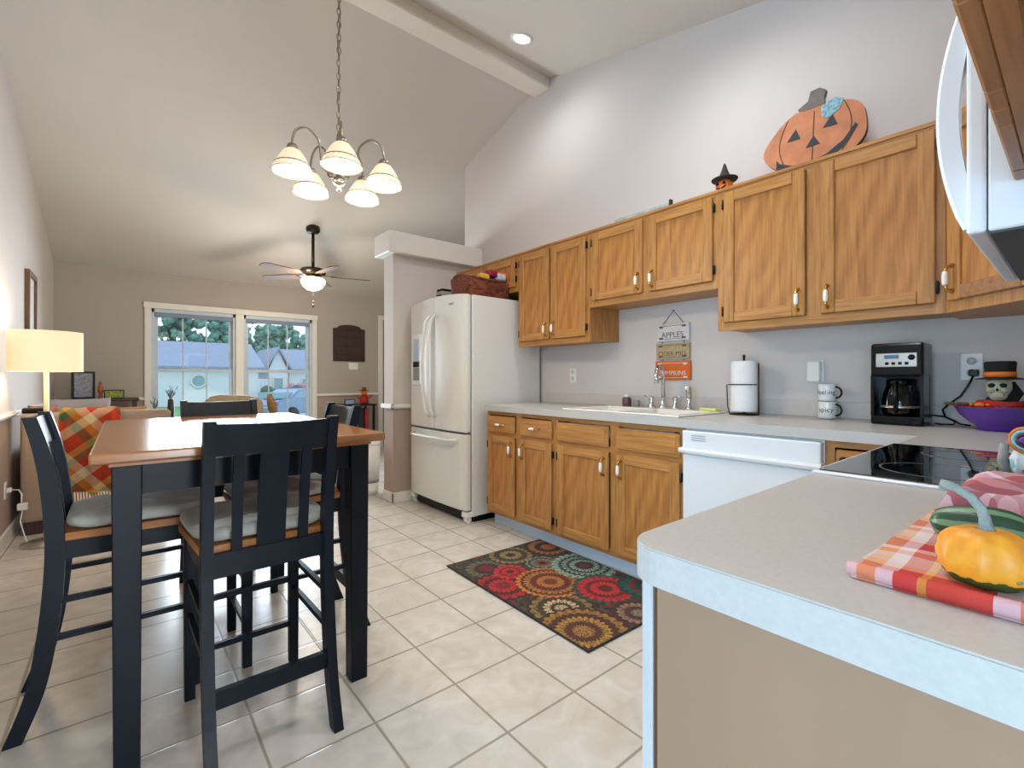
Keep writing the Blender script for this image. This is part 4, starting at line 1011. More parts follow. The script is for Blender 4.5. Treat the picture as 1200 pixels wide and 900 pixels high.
B = (2.55, 1.80, 2.138); t = thing('plank_sign', 'long low pale blue-grey sign lying on top of the short wall cabinet', 'sign', B)
b = NB(); box(b, 2.552, 1.60, 2.139, 2.566, 2.01, 2.185, bev=.002); obj('plank', b, mat('pale_blue_grey_board', '#9fb2b4', .8, var=.2, scale=40), t, B)
b = NB(); box(b, 2.548, 1.585, 2.139, 2.572, 1.597, 2.20); obj('end_post', b, board_b, t, B)

# basket on the fridge
def basket():
    B = (2.30, 3.2, 1.768); t = thing('wicker_basket', 'red-brown wicker basket lying on top of the refrigerator', 'basket', B)
    b = NB(); n = 40; rings = []
    for (s_, z) in ((.9, 0), (1, .03), (1.03, .10), (1.06, .15), (1.0, .155), (.95, .14), (.9, .02)):
        ring = []
        for k in range(n):
            a = 2 * PI * k / n; sx, sy = (abs(math.cos(a)) ** .5) * math.copysign(1, math.cos(a)), (abs(math.sin(a)) ** .5) * math.copysign(1, math.sin(a))
            ring.append(b.verts.new((.17 * sx * s_, .16 * sy * s_, z + (.02 * math.cos(2 * a) if z > .09 else 0))))
        rings.append(ring)
    for A, Q in zip(rings, rings[1:]):
        for k in range(n): b.faces.new((A[k], A[(k+1) % n], Q[(k+1) % n], Q[k]))
    b.faces.new(rings[0][::-1]); b.faces.new(rings[-1]); obj('basket_weave', b, wicker, t, smooth=True)
    b = NB(); tube(b, [(.181 * math.cos(a), .172 * math.sin(a) * 1.0, .163 + .02 * math.cos(2 * a)) for a in [2 * PI * k / 32 for k in range(33)]], .009, 8, cap=False); obj('braided_rim', b, wicker, t)
    t.scale = (1.3, 1.05, .95)
    cols = ['#d9a52c', '#6a3f9a', '#8e1f33', '#24406e', '#b9c9dd', '#e0742a']
    for k in range(6):
        c_ = (2.235 + .042 * k, 3.075 + .035 * (k % 2), 1.925 + .020 * (k % 3)); b = NB(); box(b, c_[0] - .045, c_[1] - .03, c_[2] - .02, c_[0] + .045, c_[1] + .03, c_[2] + .035, bev=.012, seg=2)
        tag(obj('snack_packet', b, mat('packet_print_%d' % k, cols[k], .4, var=.3, scale=40), base=c_), ['yellow', 'purple', 'dark red', 'navy', 'pale blue', 'orange'][k] + ' crinkly packet in the basket on the fridge', 'packet', 'packets in the wicker basket')
basket()
B = (2.12, 3.52, 1.766); b = NB(); box(b, 2.09, 3.47, 1.7665, 2.19, 3.57, 1.865, bev=.004); box(b, 2.087, 3.48, 1.785, 2.091, 3.56, 1.835, 1); box(b, 2.095, 3.475, 1.865, 2.185, 3.565, 1.885, 1)
tag(obj('small_box', b, [mat('grey_card', '#9a948e', .6), black_p], base=B), 'small grey and black box on the fridge left of the basket', 'box')

# ------------------------------------------------------------------ rug
b = NB(); box(b, 0, 0, 0, .74, 1.13, .008, bev=.003)
o = obj('floor_rug', b, rugm); o.location = (1.452, 1.275, .001); o.rotation_euler = (0, 0, R(-1.2)); tag(o, 'dark multicoloured medallion rug on the tiles in front of the sink', 'rug')

# ------------------------------------------------------------------ dining table and chairs
TX0, TX1, TY0, TY1 = -.072, .752, 1.65, 2.985
B = ((TX0 + TX1) / 2, (TY0 + TY1) / 2, 0); t = thing('dining_table', 'tall square-legged dining table with brown wooden top and dark legs', 'table', B)
b = NB(); box(b, TX0, TY0, .885, TX1, TY1, .915, bev=.006, seg=2); obj('tabletop', b, table_w, t, B)
b = NB(); box(b, TX0 + .04, TY0 + .04, .872, TX1 - .04, TY1 - .04, .885); obj('top_underframe', b, seat_w, t, B)
for (a0, b0, a1, b1) in ((TX0 + .07, TY0 + .065, TX1 - .07, TY0 + .085), (TX0 + .07, TY1 - .085, TX1 - .07, TY1 - .065), (TX0 + .06, TY0 + .085, TX0 + .08, TY1 - .085), (TX1 - .08, TY0 + .085, TX1 - .06, TY1 - .085)):
    b = NB(); box(b, a0, b0, .785, a1, b1, .872); obj('apron', b, navy, t, B)
for px_ in (TX0 + .045, TX1 - .045 - .068):
    for py_ in (TY0 + .048, TY1 - .048 - .068):
        b = NB(); vs = box(b, px_, py_, 0, px_ + .068, py_ + .068, .872, bev=.003)
        cxp, cyp = px_ + .034, py_ + .034
        for v in b.verts:
            if v.co.z < .3: v.co.x = cxp + (v.co.x - cxp) * .88; v.co.y = cyp + (v.co.y - cyp) * .88
        obj('leg', b, navy, t, B)

def sweep_post(b, path, wds, y0, y1):
    L_ = [(x - w_ / 2, z) for (x, z), w_ in zip(path, wds)]; R_ = [(x + w_ / 2, z) for (x, z), w_ in zip(path, wds)]
    prism(b, L_ + R_[::-1], y0, y1, 'XZ')
def make_chair(label):
    """counter chair facing +X, origin on the floor below the seat centre"""
    t = thing('dining_chair', label, 'chair', group='black slat-back counter chairs round the table')
    P = [(-.283, 0, .043), (-.235, .14, .046), (-.208, .30, .048), (-.192, .48, .048), (-.190, .62, .046), (-.203, .78, .042), (-.222, .90, .038), (-.246, .995, .034)]
    Q = catmull(P, 4); path = [(p[0], p[1]) for p in Q]; wd = [p[2] for p in Q]
    HW = .170
    def xat(z):
        for (a, za), (c, zc_) in zip(path, path[1:]):
            if za <= z <= zc_: return a + (c - a) * (z - za) / (zc_ - za)
        return path[-1][0]
    for s in (-1, 1):
        b = NB(); sweep_post(b, path, wd, s * HW - .015, s * HW + .015); obj('rear_leg_post', b, navy, t)
    for s in (-1, 1):
        b = NB(); box(b, .170, s * HW - .018, 0, .208, s * HW + .018, .598, bev=.002)
        for v in b.verts:
            if v.co.z < .3: v.co.x = .189 + (v.co.x - .189) * .85; v.co.y = s * HW + (v.co.y - s * HW) * .85
        obj('front_leg', b, navy, t)
    b = NB(); box(b, .175, -HW + .015, .54, .200, HW - .015, .598); box(b, -.20, -HW + .012, .535, -.178, HW - .012, .605)
    for s in (-1, 1): box(b, -.18, s * HW - .011, .54, .175, s * HW + .011, .598)
    obj('seat_apron', b, navy, t)
    b = NB()
    pl = []
    for (x, y, r_) in ((.215, -.20, .05), (.215, .20, .05), (-.165, .175, .02), (-.165, -.175, .02)):
        pass
    pl = [(-.175, -.150), (-.165, -.185), (.15, -.205), (.19, -.200), (.222, -.165), (.228, 0), (.222, .165), (.19, .200), (.15, .205), (-.165, .185), (-.175, .150)]
    prism(b, pl, .600, .624, 'XY'); obj('seat', b, seat_w, t)
    b = NB(); n = 44; prof = [(.86, .625), (.97, .632), (1.0, .645), (.975, .660), (.85, .668), (.5, .671), (0.001, .669)]
    rings = []
    for s_, z in prof:
        ring = []
        for k in range(n):
            a = 2 * PI * k / n; ex = .42
            sx = abs(math.cos(a)) ** ex * math.copysign(1, math.cos(a)); sy = abs(math.sin(a)) ** ex * math.copysign(1, math.sin(a))
            ring.append(b.verts.new((.028 + .200 * sx * s_, .200 * sy * s_ * (1 + .05 * sx), z + .002 * math.sin(7 * a))))
        rings.append(ring)
    for A, C_ in zip(rings, rings[1:]):
        for k in range(n): b.faces.new((A[k], A[(k+1) % n], C_[(k+1) % n], C_[k]))
    b.faces.new(rings[0][::-1]); b.faces.new(rings[-1]); obj('seat_cushion', b, cushion, t, smooth=True)
    # top rail, gently curved backwards
    b = NB(); n = 10; A = []
    for k in range(n + 1):
        y = -HW + .014 + (2 * HW - .028) * k / n; bow = -.016 * (1 - ((y / HW) ** 2))
        ring = []
        for z, o_ in ((.893, -.010), (.893, .010), (.988, .009), (.988, -.009)): ring.append(b.verts.new((xat(z) + bow + o_, y, z - (0 if z < .95 else .004 * (1 - (y / HW) ** 2)))))
        A.append(ring)
    for p, q in zip(A, A[1:]):
        for k in range(4): b.faces.new((p[k], p[(k+1) % 4], q[(k+1) % 4], q[k]))
    b.faces.new(A[0][::-1]); b.faces.new(A[-1]); obj('top_rail', b, navy, t)
    for yc_, hw in ((-.094, .014), (0, .040), (.094, .014)):
        b = NB(); zz = [.598 + (.912 - .598) * k / 8 for k in range(9)]
        bow = -.016 * (1 - (yc_ / HW) ** 2)
        pth = [(xat(z) + bow * (z - .598) / .314 + .0, z) for z in zz]
        sweep_post(b, pth, [.013] * 9, yc_ - hw, yc_ + hw); obj('back_slat', b, navy, t)
    b = NB(); xr = xat(.2); box(b, xr - .011, -HW + .014, .175, xr + .011, HW - .014, .225); obj('rear_stretcher', b, navy, t)
    for z in (.295, .41):
        for s in (-1, 1):
            b = NB(); box(b, xat(z) + .018, s * HW - .008, z - .009, .173, s * HW + .008, z + .009); obj('side_stretcher', b, navy, t)
    for z in (.155, .33):
        b = NB(); box(b, .181, -HW + .014, z - .010, .198, HW - .014, z + .010); obj('front_stretcher', b, navy, t)
    return t
ch = make_chair('dark slat-back counter chair nearest the camera, its back to us')
ch.location = (.350, 1.795, 0); ch.rotation_euler = (0, 0, R(91))
dup(ch, (.022, 2.24, 0), 0, 'dark slat-back counter chair at the left side of the table, seen in profile')
dup(ch, (.558, 2.235, 0), R(180), 'dark slat-back counter chair at the right side of the table, mostly behind the near chair')
dup(ch, (.43, 2.875, 0), R(-88), 'dark counter chair at the far window end of the table, only its top rail showing')

# ------------------------------------------------------------------ chandelier
def chandelier():
    C = Vector((.775, 2.21, 0)); B = (.775, 2.21, 2.0)
    t = thing('chandelier', 'five-light chandelier with frosted bell shades on a chain over the table', 'chandelier', B)
    b = NB(); lathe(b, [(0, 1.985), (.008, 1.988), (.012, 2.0), (.006, 2.012), (.022, 2.02), (.03, 2.035), (.022, 2.05), (.012, 2.06), (.016, 2.09), (.030, 2.11), (.032, 2.14), (.018, 2.165), (.010, 2.20), (.014, 2.225), (.010, 2.25), (.004, 2.27), (0, 2.275)], 20, C); obj('central_column', b, nickel, t, B)
    cz = zc(2.21)
    b = NB(); k = 0; z = 2.27
    while z < cz - .05:
        M = Matrix.Rotation(R(90 * (k % 2)), 4, 'Z')
        pts = [M @ Vector((.009 * math.cos(a), 0, .019 * math.sin(a))) + Vector((C.x, C.y, z + .016)) for a in [2 * PI * q / 10 for q in range(11)]]
        tube(b, pts, .0028, 6, cap=False); z += .030; k += 1
    tube(b, [(C.x + .006 * math.sin(q * .8), C.y + .006 * math.cos(q * .8), 2.25 + (cz - 2.27) * q / 40) for q in range(41)], .003, 6)
    obj('chain', b, nickel, t, B)
    b = NB(); lathe(b, [(0, cz - .05), (.02, cz - .048), (.055, cz - .02), (.065, cz + .008), (0, cz + .008)], 24, C); obj('ceiling_canopy', b, nickel, t, B)
    a0 = math.atan2(-2.21, -.775) + R(3)
    for i in range(5):
        a = a0 + i * 2 * PI / 5; u = Vector((math.cos(a), math.sin(a), 0)); RR = .205
        def Q(r_, z): return C + u * r_ + Vector((0, 0, z))
        b = NB(); tube(b, [Q(.028, 2.06)] + [Q(x_, z_) for x_, z_ in catmull([(.03, 2.06), (.075, 2.08), (.085, 2.15), (.095, 2.20), (.145, 2.235), (.19, 2.21), (RR, 2.165), (RR, 2.13)], 5)], .0052, 8)
        arm = obj('arm', b, nickel, t, B)
        cc = Q(RR, 0)
        b = NB(); lathe(b, [(.008, 2.145), (.02, 2.14), (.024, 2.128), (.024, 2.110)], 18, cc); obj('shade_holder', b, nickel, arm, B)
        b = NB(); pr = [(.026, 2.118), (.036, 2.110), (.050, 2.090), (.064, 2.065), (.071, 2.050), (.078, 2.038), (.083, 2.022), (.081, 2.020), (.075, 2.036), (.067, 2.05), (.060, 2.065), (.046, 2.089), (.033, 2.107), (.024, 2.114)]
        lathe(b, [q for q in catmull(pr[:7], 3)], 40, cc, rib=.012, nrib=20, cap=False); lathe(b, [(.083, 2.022)] + pr[7:], 40, cc, mi=1, cap=False); sh = obj('glass_shade', b, [frost, frost_in], t, B, smooth=True, recalc=False)
        b = NB(); lathe(b, [(.0715, 2.053), (.0735, 2.050), (.0715, 2.046)], 40, cc, cap=False); lathe(b, [(.084, 2.0225), (.0855, 2.020), (.083, 2.0175)], 40, cc, cap=False); obj('metal_band', b, nickel, sh, B)
        b = NB(); lathe(b, [(.010, 2.11), (.012, 2.09), (.026, 2.07), (.029, 2.055), (.024, 2.038), (0, 2.028)], 18, cc); obj('bulb', b, bulb_m, t, B, smooth=True)
        l = bpy.data.lights.new('chandelier_lamp', 'POINT'); l.energy = 3.6; l.color = (1, .90, .76); l.shadow_soft_size = .03
        lo = bpy.data.objects.new('chandelier_lamp', l); COL.objects.link(lo); lo.parent = t; lo.location = Vector((cc.x, cc.y, 2.012)) - Vector(B)
chandelier()

# ceiling fan
def fan():
    fx, fy = 1.744, 5.85; B = (fx, fy, 2.3); t = thing('ceiling_fan', 'dark ceiling fan with brown blades and lit glass bowl in the living room', 'ceiling fan', B); cz = zc(fy)
    b = NB(); lathe(b, [(0, cz + .02), (.078, cz + .02), (.08, cz - .035), (.06, cz - .06), (.02, cz - .065)], 24, (fx, fy, 0)); obj('canopy', b, bronze, t, B)
    b = NB(); cyl(b, (fx, fy, cz - .05), (fx, fy, 2.42), .018, 14); obj('downrod', b, bronze, t, B)
    b = NB(); lathe(b, [(.02, 2.45), (.06, 2.44), (.13, 2.425), (.145, 2.40), (.14, 2.365), (.09, 2.35), (.06, 2.345)], 28, (fx, fy, 0)); obj('motor_housing', b, bronze, t, B)
    for k in range(5):
        a = R(-14 + 72 * k); M = Matrix.Translation((fx, fy, 2.345)) @ Matrix.Rotation(a, 4, 'Z') @ Matrix.Rotation(R(11), 4, 'X')
        b = NB(); prism(b, [(.20, -.05), (.26, -.062), (.60, -.070), (.65, -.05), (.665, 0), (.65, .05), (.60, .070), (.26, .062), (.20, .05)], -.004, .004, 'XY'); bmesh.ops.transform(b, matrix=M, verts=b.verts); bl = obj('blade', b, fan_w, t, B)
        b = NB(); prism(b, [(.09, -.02), (.16, -.012), (.24, -.035), (.27, 0), (.24, .035), (.16, .012), (.09, .02)], .004, .010, 'XY'); bmesh.ops.transform(b, matrix=M, verts=b.verts); obj('blade_bracket', b, bronze, bl, B)
    b = NB(); lathe(b, [(.06, 2.345), (.10, 2.33), (.105, 2.31), (.10, 2.30)], 28, (fx, fy, 0)); obj('light_kit_ring', b, brass, t, B)
    b = NB(); lathe(b, [(.115, 2.315), (.135, 2.29), (.13, 2.25), (.10, 2.205), (.055, 2.175), (0, 2.165)], 36, (fx, fy, 0), rib=.03, nrib=18); obj('glass_bowl', b, fglass, t, B, smooth=True)
    b = NB(); tube(b, [(fx, fy, 2.165), (fx, fy, 2.05)], .002, 6); lathe(b, [(0, 2.05), (.008, 2.045), (.008, 2.02), (0, 2.015)], 10, (fx, fy, 0)); lathe(b, [(0, 2.01), (.012, 2.0), (.012, 1.975), (0, 1.965)], 10, (fx, fy, 0)); obj('pull_chain', b, bronze, t, B)
    l = bpy.data.lights.new('fan_lamp', 'POINT'); l.energy = 22; l.color = (1, .88, .72); l.shadow_soft_size = .10
    lo = bpy.data.objects.new('fan_lamp', l); COL.objects.link(lo); lo.parent = t; lo.location = (0, 0, 2.12 - 2.3)
    l = bpy.data.lights.new('fan_uplight', 'POINT'); l.energy = 4; l.color = (1, .88, .72); l.shadow_soft_size = .05
    lo = bpy.data.objects.new('fan_uplight', l); COL.objects.link(lo); lo.parent = t; lo.location = (-.16, -.16, 2.33 - 2.3)
fan()
# recessed ceiling lights
SLN = math.atan(.238)
for k, (x, y, e) in enumerate(((2.25, 2.62, 12), (2.05, 1.25, 20), (.85, .75, 20), (1.9, -.9, 16))):
    z = zc(y); B = (x, y, z)
    t = thing('recessed_light', ['round recessed ceiling light at the top edge near the beam', 'round recessed ceiling light above the sink counter', 'round recessed ceiling light above the near countertop', 'round recessed ceiling light behind the range wall'][k], 'ceiling light', B, group='recessed kitchen ceiling lights')
    t.rotation_euler = (SLN, 0, 0)
    b = NB(); lathe(b, [(.085, .0), (.085, -.006), (.065, -.010), (.06, -.004)], 28, cap=False); obj('trim_ring', b, white, t)
    b = NB(); lathe(b, [(.0, -.004), (.06, -.004), (.06, -.001), (0, -.001)], 28); obj('lens', b, bulb_c, t)
    l = bpy.data.lights.new('recessed_lamp', 'SPOT'); l.energy = e * 1.6; l.color = (.97, .98, 1); l.spot_size = R(172); l.spot_blend = 1; l.shadow_soft_size = .08
    lo = bpy.data.objects.new('recessed_lamp', l); COL.objects.link(lo); lo.parent = t; lo.location = (0, 0, -.03); lo.rotation_euler = (-SLN, 0, 0)

# ------------------------------------------------------------------ living room
# floor lamp
B = (-.405, 4.47, 0); t = thing('floor_lamp', 'floor lamp with lit cream drum shade by the left wall', 'floor lamp', B); lx, ly = B[:2]
b = NB(); lathe(b, [(0, 0), (.125, 0), (.125, .014), (.03, .024), (.012, .03)], 36, (lx, ly, 0)); obj('base_disc', b, steel, t, B)
b = NB(); cyl(b, (lx, ly, .025), (lx, ly, 1.22), .0135, 16); tube(b, [(lx, ly, 1.22), (lx, ly, 1.40)], .005, 8); obj('pole', b, mat('cream_metal', '#cdbd98', .35, .3), t, B)
b = NB(); lathe(b, [(.187, 1.165), (.187, 1.432), (.184, 1.432), (.184, 1.165)], 48, (lx, ly, 0), cap=False); lathe(b, [(.187, 1.163), (.1885, 1.163), (.1885, 1.170), (.187, 1.170)], 48, (lx, ly, 0), cap=False)
b.faces.ensure_lookup_table(); obj('lamp_shade', b, shade_m, t, B, smooth=True)
b = NB(); ball(b, (lx, ly, 1.30), .03, 3); obj('bulb', b, bulb_m, t, B)
l = bpy.data.lights.new('floor_lamp_bulb', 'POINT'); l.energy = 4.5; l.color = (1, .88, .72); l.shadow_soft_size = .035
lo = bpy.data.objects.new('floor_lamp_bulb', l); COL.objects.link(lo); lo.parent = t; lo.location = (0, 0, 1.375)
# white cord and adapter on the left wall
outlet('white outlet low on the left wall behind the left chair', XL, 4.63, .36, axis='L')
B = (XL + .03, 4.62, .36); b = NB()
box(b, XL + .008, 4.61, .345, XL + .035, 4.645, .375, bev=.004)
tube(b, [(XL + .03, 4.625, .36), (XL + .07, 4.60, .36), (XL + .085, 4.59, .33), (XL + .085, 4.58, .27)], .004, 8); box(b, XL + .065, 4.56, .225, XL + .115, 4.60, .27, bev=.004)
tube(b, [(XL + .09, 4.58, .225), (XL + .08, 4.57, .15), (XL + .10, 4.56, .06), (XL + .12, 4.52, .008), (XL + .20, 4.42, .006)], .004, 8)
tag(obj('power_cord', b, plastic_w, base=B), 'white plug, adapter and cord by the left wall outlet', 'cord')
# framed picture on the left wall
B = (XL, 5.68, 1.45); t = thing('wall_picture', 'brown framed picture hung high on the left wall seen edge on', 'picture', B)
b = NB()
for q in ((5.46, 1.45, 5.50, 2.01), (5.86, 1.45, 5.90, 2.01), (5.50, 1.45, 5.86, 1.49), (5.50, 1.97, 5.86, 2.01)): box(b, XL + .001, q[0], q[1], XL + .030, q[2], q[3])
obj('frame', b, mat('brown_frame', '#6b4c2c', .5, var=.1), t, B); b = NB(); box(b, XL + .001, 5.50, 1.49, XL + .012, 5.86, 1.97); obj('picture_print', b, sign_w, t, B)

# sofa seen from behind, with cushions and blanket
B = (-.14, 5.15, 0); t = thing('sofa', 'tan fabric loveseat seen from behind next to the left wall', 'sofa', B)
b = NB(); box(b, -.565, 4.75, .09, .30, 4.93, .865, bev=.03, seg=3); obj('sofa_back', b, sofa_m, t, B, smooth=False)
b = NB(); box(b, -.565, 4.90, .09, .30, 5.60, .30, bev=.02, seg=2); obj('sofa_base', b, sofa_m, t, B)
for a0, a1 in ((-.565, -.42), (.155, .30)):
    b = NB(); box(b, a0, 4.85, .28, a1, 5.60, .62, bev=.035, seg=3); obj('armrest', b, sofa_m, t, B)
b = NB(); box(b, -.42, 4.93, .29, .155, 5.58, .45, bev=.03, seg=3); obj('seat_cushion', b, sofa_m, t, B)
for fx_, fy_ in ((-.50, 4.80), (.24, 4.80), (-.50, 5.53), (.24, 5.53)):
    b = NB(); box(b, fx_ - .05, fy_ - .03, 0, fx_ + .05, fy_ + .03, .092, bev=.004); obj('foot', b, dark_w, t, B)
def pillow(name, c, s, m, label, rx=0, rz=0, group=None):
    b = NB(); n = 12; V = {}
    for side in (-1, 1):
        for i in range(n + 1):
            for j in range(n + 1):
                u, v = 2 * i / n - 1, 2 * j / n - 1
                edge = i in (0, n) or j in (0, n)
                if side == 1 and edge: V[(1, i, j)] = V[(-1, i, j)]; continue
                th = (max(0, (1 - u**4)) * max(0, (1 - v**4))) ** .5
                V[(side, i, j)] = b.verts.new((u * s[0] / 2 * (1 - .05 * (1 - v * v)), side * th * s[1] / 2, v * s[2] / 2 * (1 - .05 * (1 - u * u))))
        for i in range(n):
            for j in range(n): b.faces.new((V[(side, i, j)], V[(side, i+1, j)], V[(side, i+1, j+1)], V[(side, i, j+1)]))
    o = obj(name, b, m, smooth=True); o.location = c; o.rotation_euler = (rx, 0, rz); return tag(o, label, 'pillow', group)
pillow('throw_pillow', (-.01, 5.01, .69), (.32, .12, .40), brown_f, 'caramel brown pillow rising above the loveseat back', R(-8))
pillow('throw_pillow', (-.28, 5.12, .77), (.40, .12, .38), grey_f, 'lavender grey pillow standing on the loveseat beside the framed photo', R(-8), R(4))
pillow('throw_pillow', (-.475, 5.00, .775), (.16, .09, .28), mat('dusty_pink_fabric', '#b5776a', .9), 'small dusty pink pillow at the wall end of the loveseat', R(-5))
B = (-.515, 4.84, .866); b = NB(); box(b, -.56, 4.79, .866, -.45, 4.89, .905, bev=.008, seg=2)
tag(obj('black_case', b, black_p, base=B), 'small flat black case on the loveseat back by the left wall', 'case')
def blanket():
    b = NB(); n, m_ = 26, 40; G = []
    for j in range(m_ + 1):
        v = j / m_; s = v * 1.05; row = []
        for i in range(n + 1):
            u = i / n
            xl = -.40 + .05 * v; xr = -.07 + .08 * v
            x = xl + (xr - xl) * u + .02 * math.sin(v * 5)
            if s < .25: y, z = 4.945 - .0, .66 + s * .88
            elif s < .45: a = (s - .25) / .20; y, z = 4.945 - .223 * a, .882 + .010 * math.sin(PI * a)
            else: y, z = 4.722, .882 - (s - .45) * (1.0 + .08 * u)
            w_ = .010 * math.sin(u * 17 + v * 2) + .006 * math.sin(u * 31)
            y += (w_ - .014) if s >= .45 else 0; z += .004 + (.004 * math.sin(u * 17) if s < .45 else 0)
            row.append(b.verts.new((x, y, z)))
        G.append(row)
    for j in range(m_):
        for i in range(n): b.faces.new((G[j][i], G[j][i+1], G[j+1][i+1], G[j+1][i]))
    r_ = bmesh.ops.solidify(b, geom=b.faces[:], thickness=.007)
    B = (-.15, 4.8, .5); o = obj('plaid_blanket', b, blanketp, base=B, smooth=True); tag(o, 'orange, green and cream plaid blanket draped over the loveseat back', 'blanket')
    b = NB()
    for k in range(22):
        x = -.345 + .345 * k / 21; z0 = .29 - .04 * k / 21
        tube(b, [(x, 4.712, z0), (x + .003, 4.708, z0 - .05), (x, 4.714, z0 - .11)], [.005, .006, .004], 6)
    obj('fringe', b, mat('cream_fringe', '#e3d4bd', .9), o, B)
blanket()

# low console under the left part of the window wall
B = (-.15, 7.2, 0); t = thing('console_table', 'wooden console table against the window wall, left corner', 'table', B)
b = NB(); box(b, -.58, 7.02, .86, .14, 7.42, .888, bev=.004); obj('table_top', b, dark_w, t, B)
for xx in (-.56, .08):
    for yy in (7.04, 7.36): b = NB(); box(b, xx, yy, 0, xx + .04, yy + .04, .86); obj('leg', b, dark_w, t, B)
B = (-.353, 7.2, .888); t = thing('photo_frame', 'black framed picture standing on the console by the lamp', 'picture frame', B, R(14))
b = NB()
for q in ((-.10, 0, -.08, .31), (.08, 0, .10, .31), (-.08, 0, .08, .02), (-.08, .29, .08, .31)): box(b, q[0], -.01, q[1], q[2], .012, q[3])
obj('frame', b, black_m, t); b = NB(); box(b, -.08, -.004, .02, .08, .008, .29); obj('print', b, screen_g, t)
B = (-.205, 7.18, .888); b = NB(); lathe(b, [(0, .0), (.03, 0), (.018, .02), (.012, .05), (.028, .08), (.022, .13), (.010, .15), (.016, .17), (.004, .20), (0, .205)], 16)
o = obj('candle_figure', b, mat('copper_orange', '#a8592f', .5, var=.2)); o.location = B; tag(o, 'slim copper-orange ornament on the console', 'ornament')
B = (-.085, 7.15, .888); t = thing('photo_frame', 'low wide black frame with bright flowers print on the console', 'picture frame', B)
b = NB()
for q in ((-.09, 0, -.08, .10), (.08, 0, .09, .10), (-.08, 0, .08, .01), (-.08, .09, .08, .10)): box(b, q[0], -.008, q[1], q[2], .01, q[3])
obj('frame', b, black_m, t); b = NB(); box(b, -.08, -.003, .01, .08, .006, .09); obj('print', b, mat('flower_print', '#8f9a3f', .6, var=.8, scale=60), t)
# plant stand with vases by the window
B = (.42, 6.9, 0); t = thing('plant_stand', 'small dark side table under the left window', 'table', B)
b = NB(); box(b, .20, 6.75, .60, .62, 7.05, .625, bev=.003); obj('table_top', b, dark_w, t, B)
for xx in (.22, .57):
    for yy in (6.77, 7.0): b = NB(); box(b, xx, yy, 0, xx + .03, yy + .03, .60); obj('leg', b, dark_w, t, B)
def twigs(name, x, y, z, h, n, label, potr=.03, poth=.17):
    t = thing(name, label, 'plant', (x, y, z))
    b = NB(); lathe(b, [(0, 0), (potr * .8, 0), (potr, poth * .5), (potr * .8, poth), (potr * .6, poth)], 14); obj('vase', b, mat('dark_brown_vase', '#35302c', .5, var=.2) if 'dark_brown_vase' not in MATS else MATS['dark_brown_vase'], t)
    b = NB()
    for k in range(n):
        a = random.uniform(0, 6.28); r_ = random.uniform(.01, .07); hh = h * random.uniform(.6, 1)
        tube(b, [(0, 0, poth * .8), (r_ * .4 * math.cos(a), r_ * .4 * math.sin(a), poth + hh * .5), (r_ * math.cos(a), r_ * math.sin(a), poth + hh)], [.002, .002, .001], 5)
        for q in range(5): f_ = random.uniform(.3, 1); ball(b, (r_ * f_ * math.cos(a), r_ * f_ * math.sin(a), poth + hh * f_), .008, 1, s=(.6, .6, 1.4))
    obj('dry_stems', b, mat('grey_green_stems', '#59645f', .9) if 'grey_green_stems' not in MATS else MATS['grey_green_stems'], t)
twigs('dried_stem_vase', .43, 6.86, .625, .16, 14, 'dark vase of dried grey stems in front of the left window', .035, .25)
twigs('dried_stem_vase', .28, 6.90, .625, .15, 9, 'smaller sprig in a low dark pot at the left window edge', .03, .12)
# armchair facing the window
B = (.98, 6.2, 0); t = thing('armchair', 'beige armchair with rounded back in front of the window', 'armchair', B, R(-8)); t.scale = (1.04, 1, 1.055)
b = NB(); n = 14; pl = [(-.28, 0)]
top = [(-.28, .25), (-.28, .80), (-.25, .86), (-.15, .885), (.1, .875), (.24, .845), (.28, .79), (.28, .25)]
prism(b, top, -.06, .06, 'XZ'); b.normal_update(); bmesh.ops.bevel(b, geom=[e for e in b.edges if e.calc_face_angle(0) > .8], offset=.02, segments=2, affect='EDGES'); obj('back', b, beige_f, t)
b = NB(); box(b, -.30, .05, .15, .30, .60, .44, bev=.04, seg=3); obj('seat', b, beige_f, t)
for s in (-1, 1): b = NB(); box(b, s * .30 - .05, .0, .15, s * .30 + .05, .58, .60, bev=.035, seg=3); obj('armrest', b, beige_f, t)
for sx in (-.26, .26):
    for sy in (0.02, .52): b = NB(); box(b, sx - .02, sy, 0, sx + .02, sy + .04, .16); obj('leg', b, dark_w, t)
b = NB(); B = (1.31, 6.12, .60); tube(b, [(1.325, 6.12, .93), (1.34, 6.10, .85), (1.355, 6.09, .76), (1.37, 6.08, .66)], [.03, .045, .05, .035], 12)
tag(obj('patterned_throw', b, wick2, base=(1.31, 6.12, .66)), 'brown patterned throw hanging over the armchair corner', 'throw')
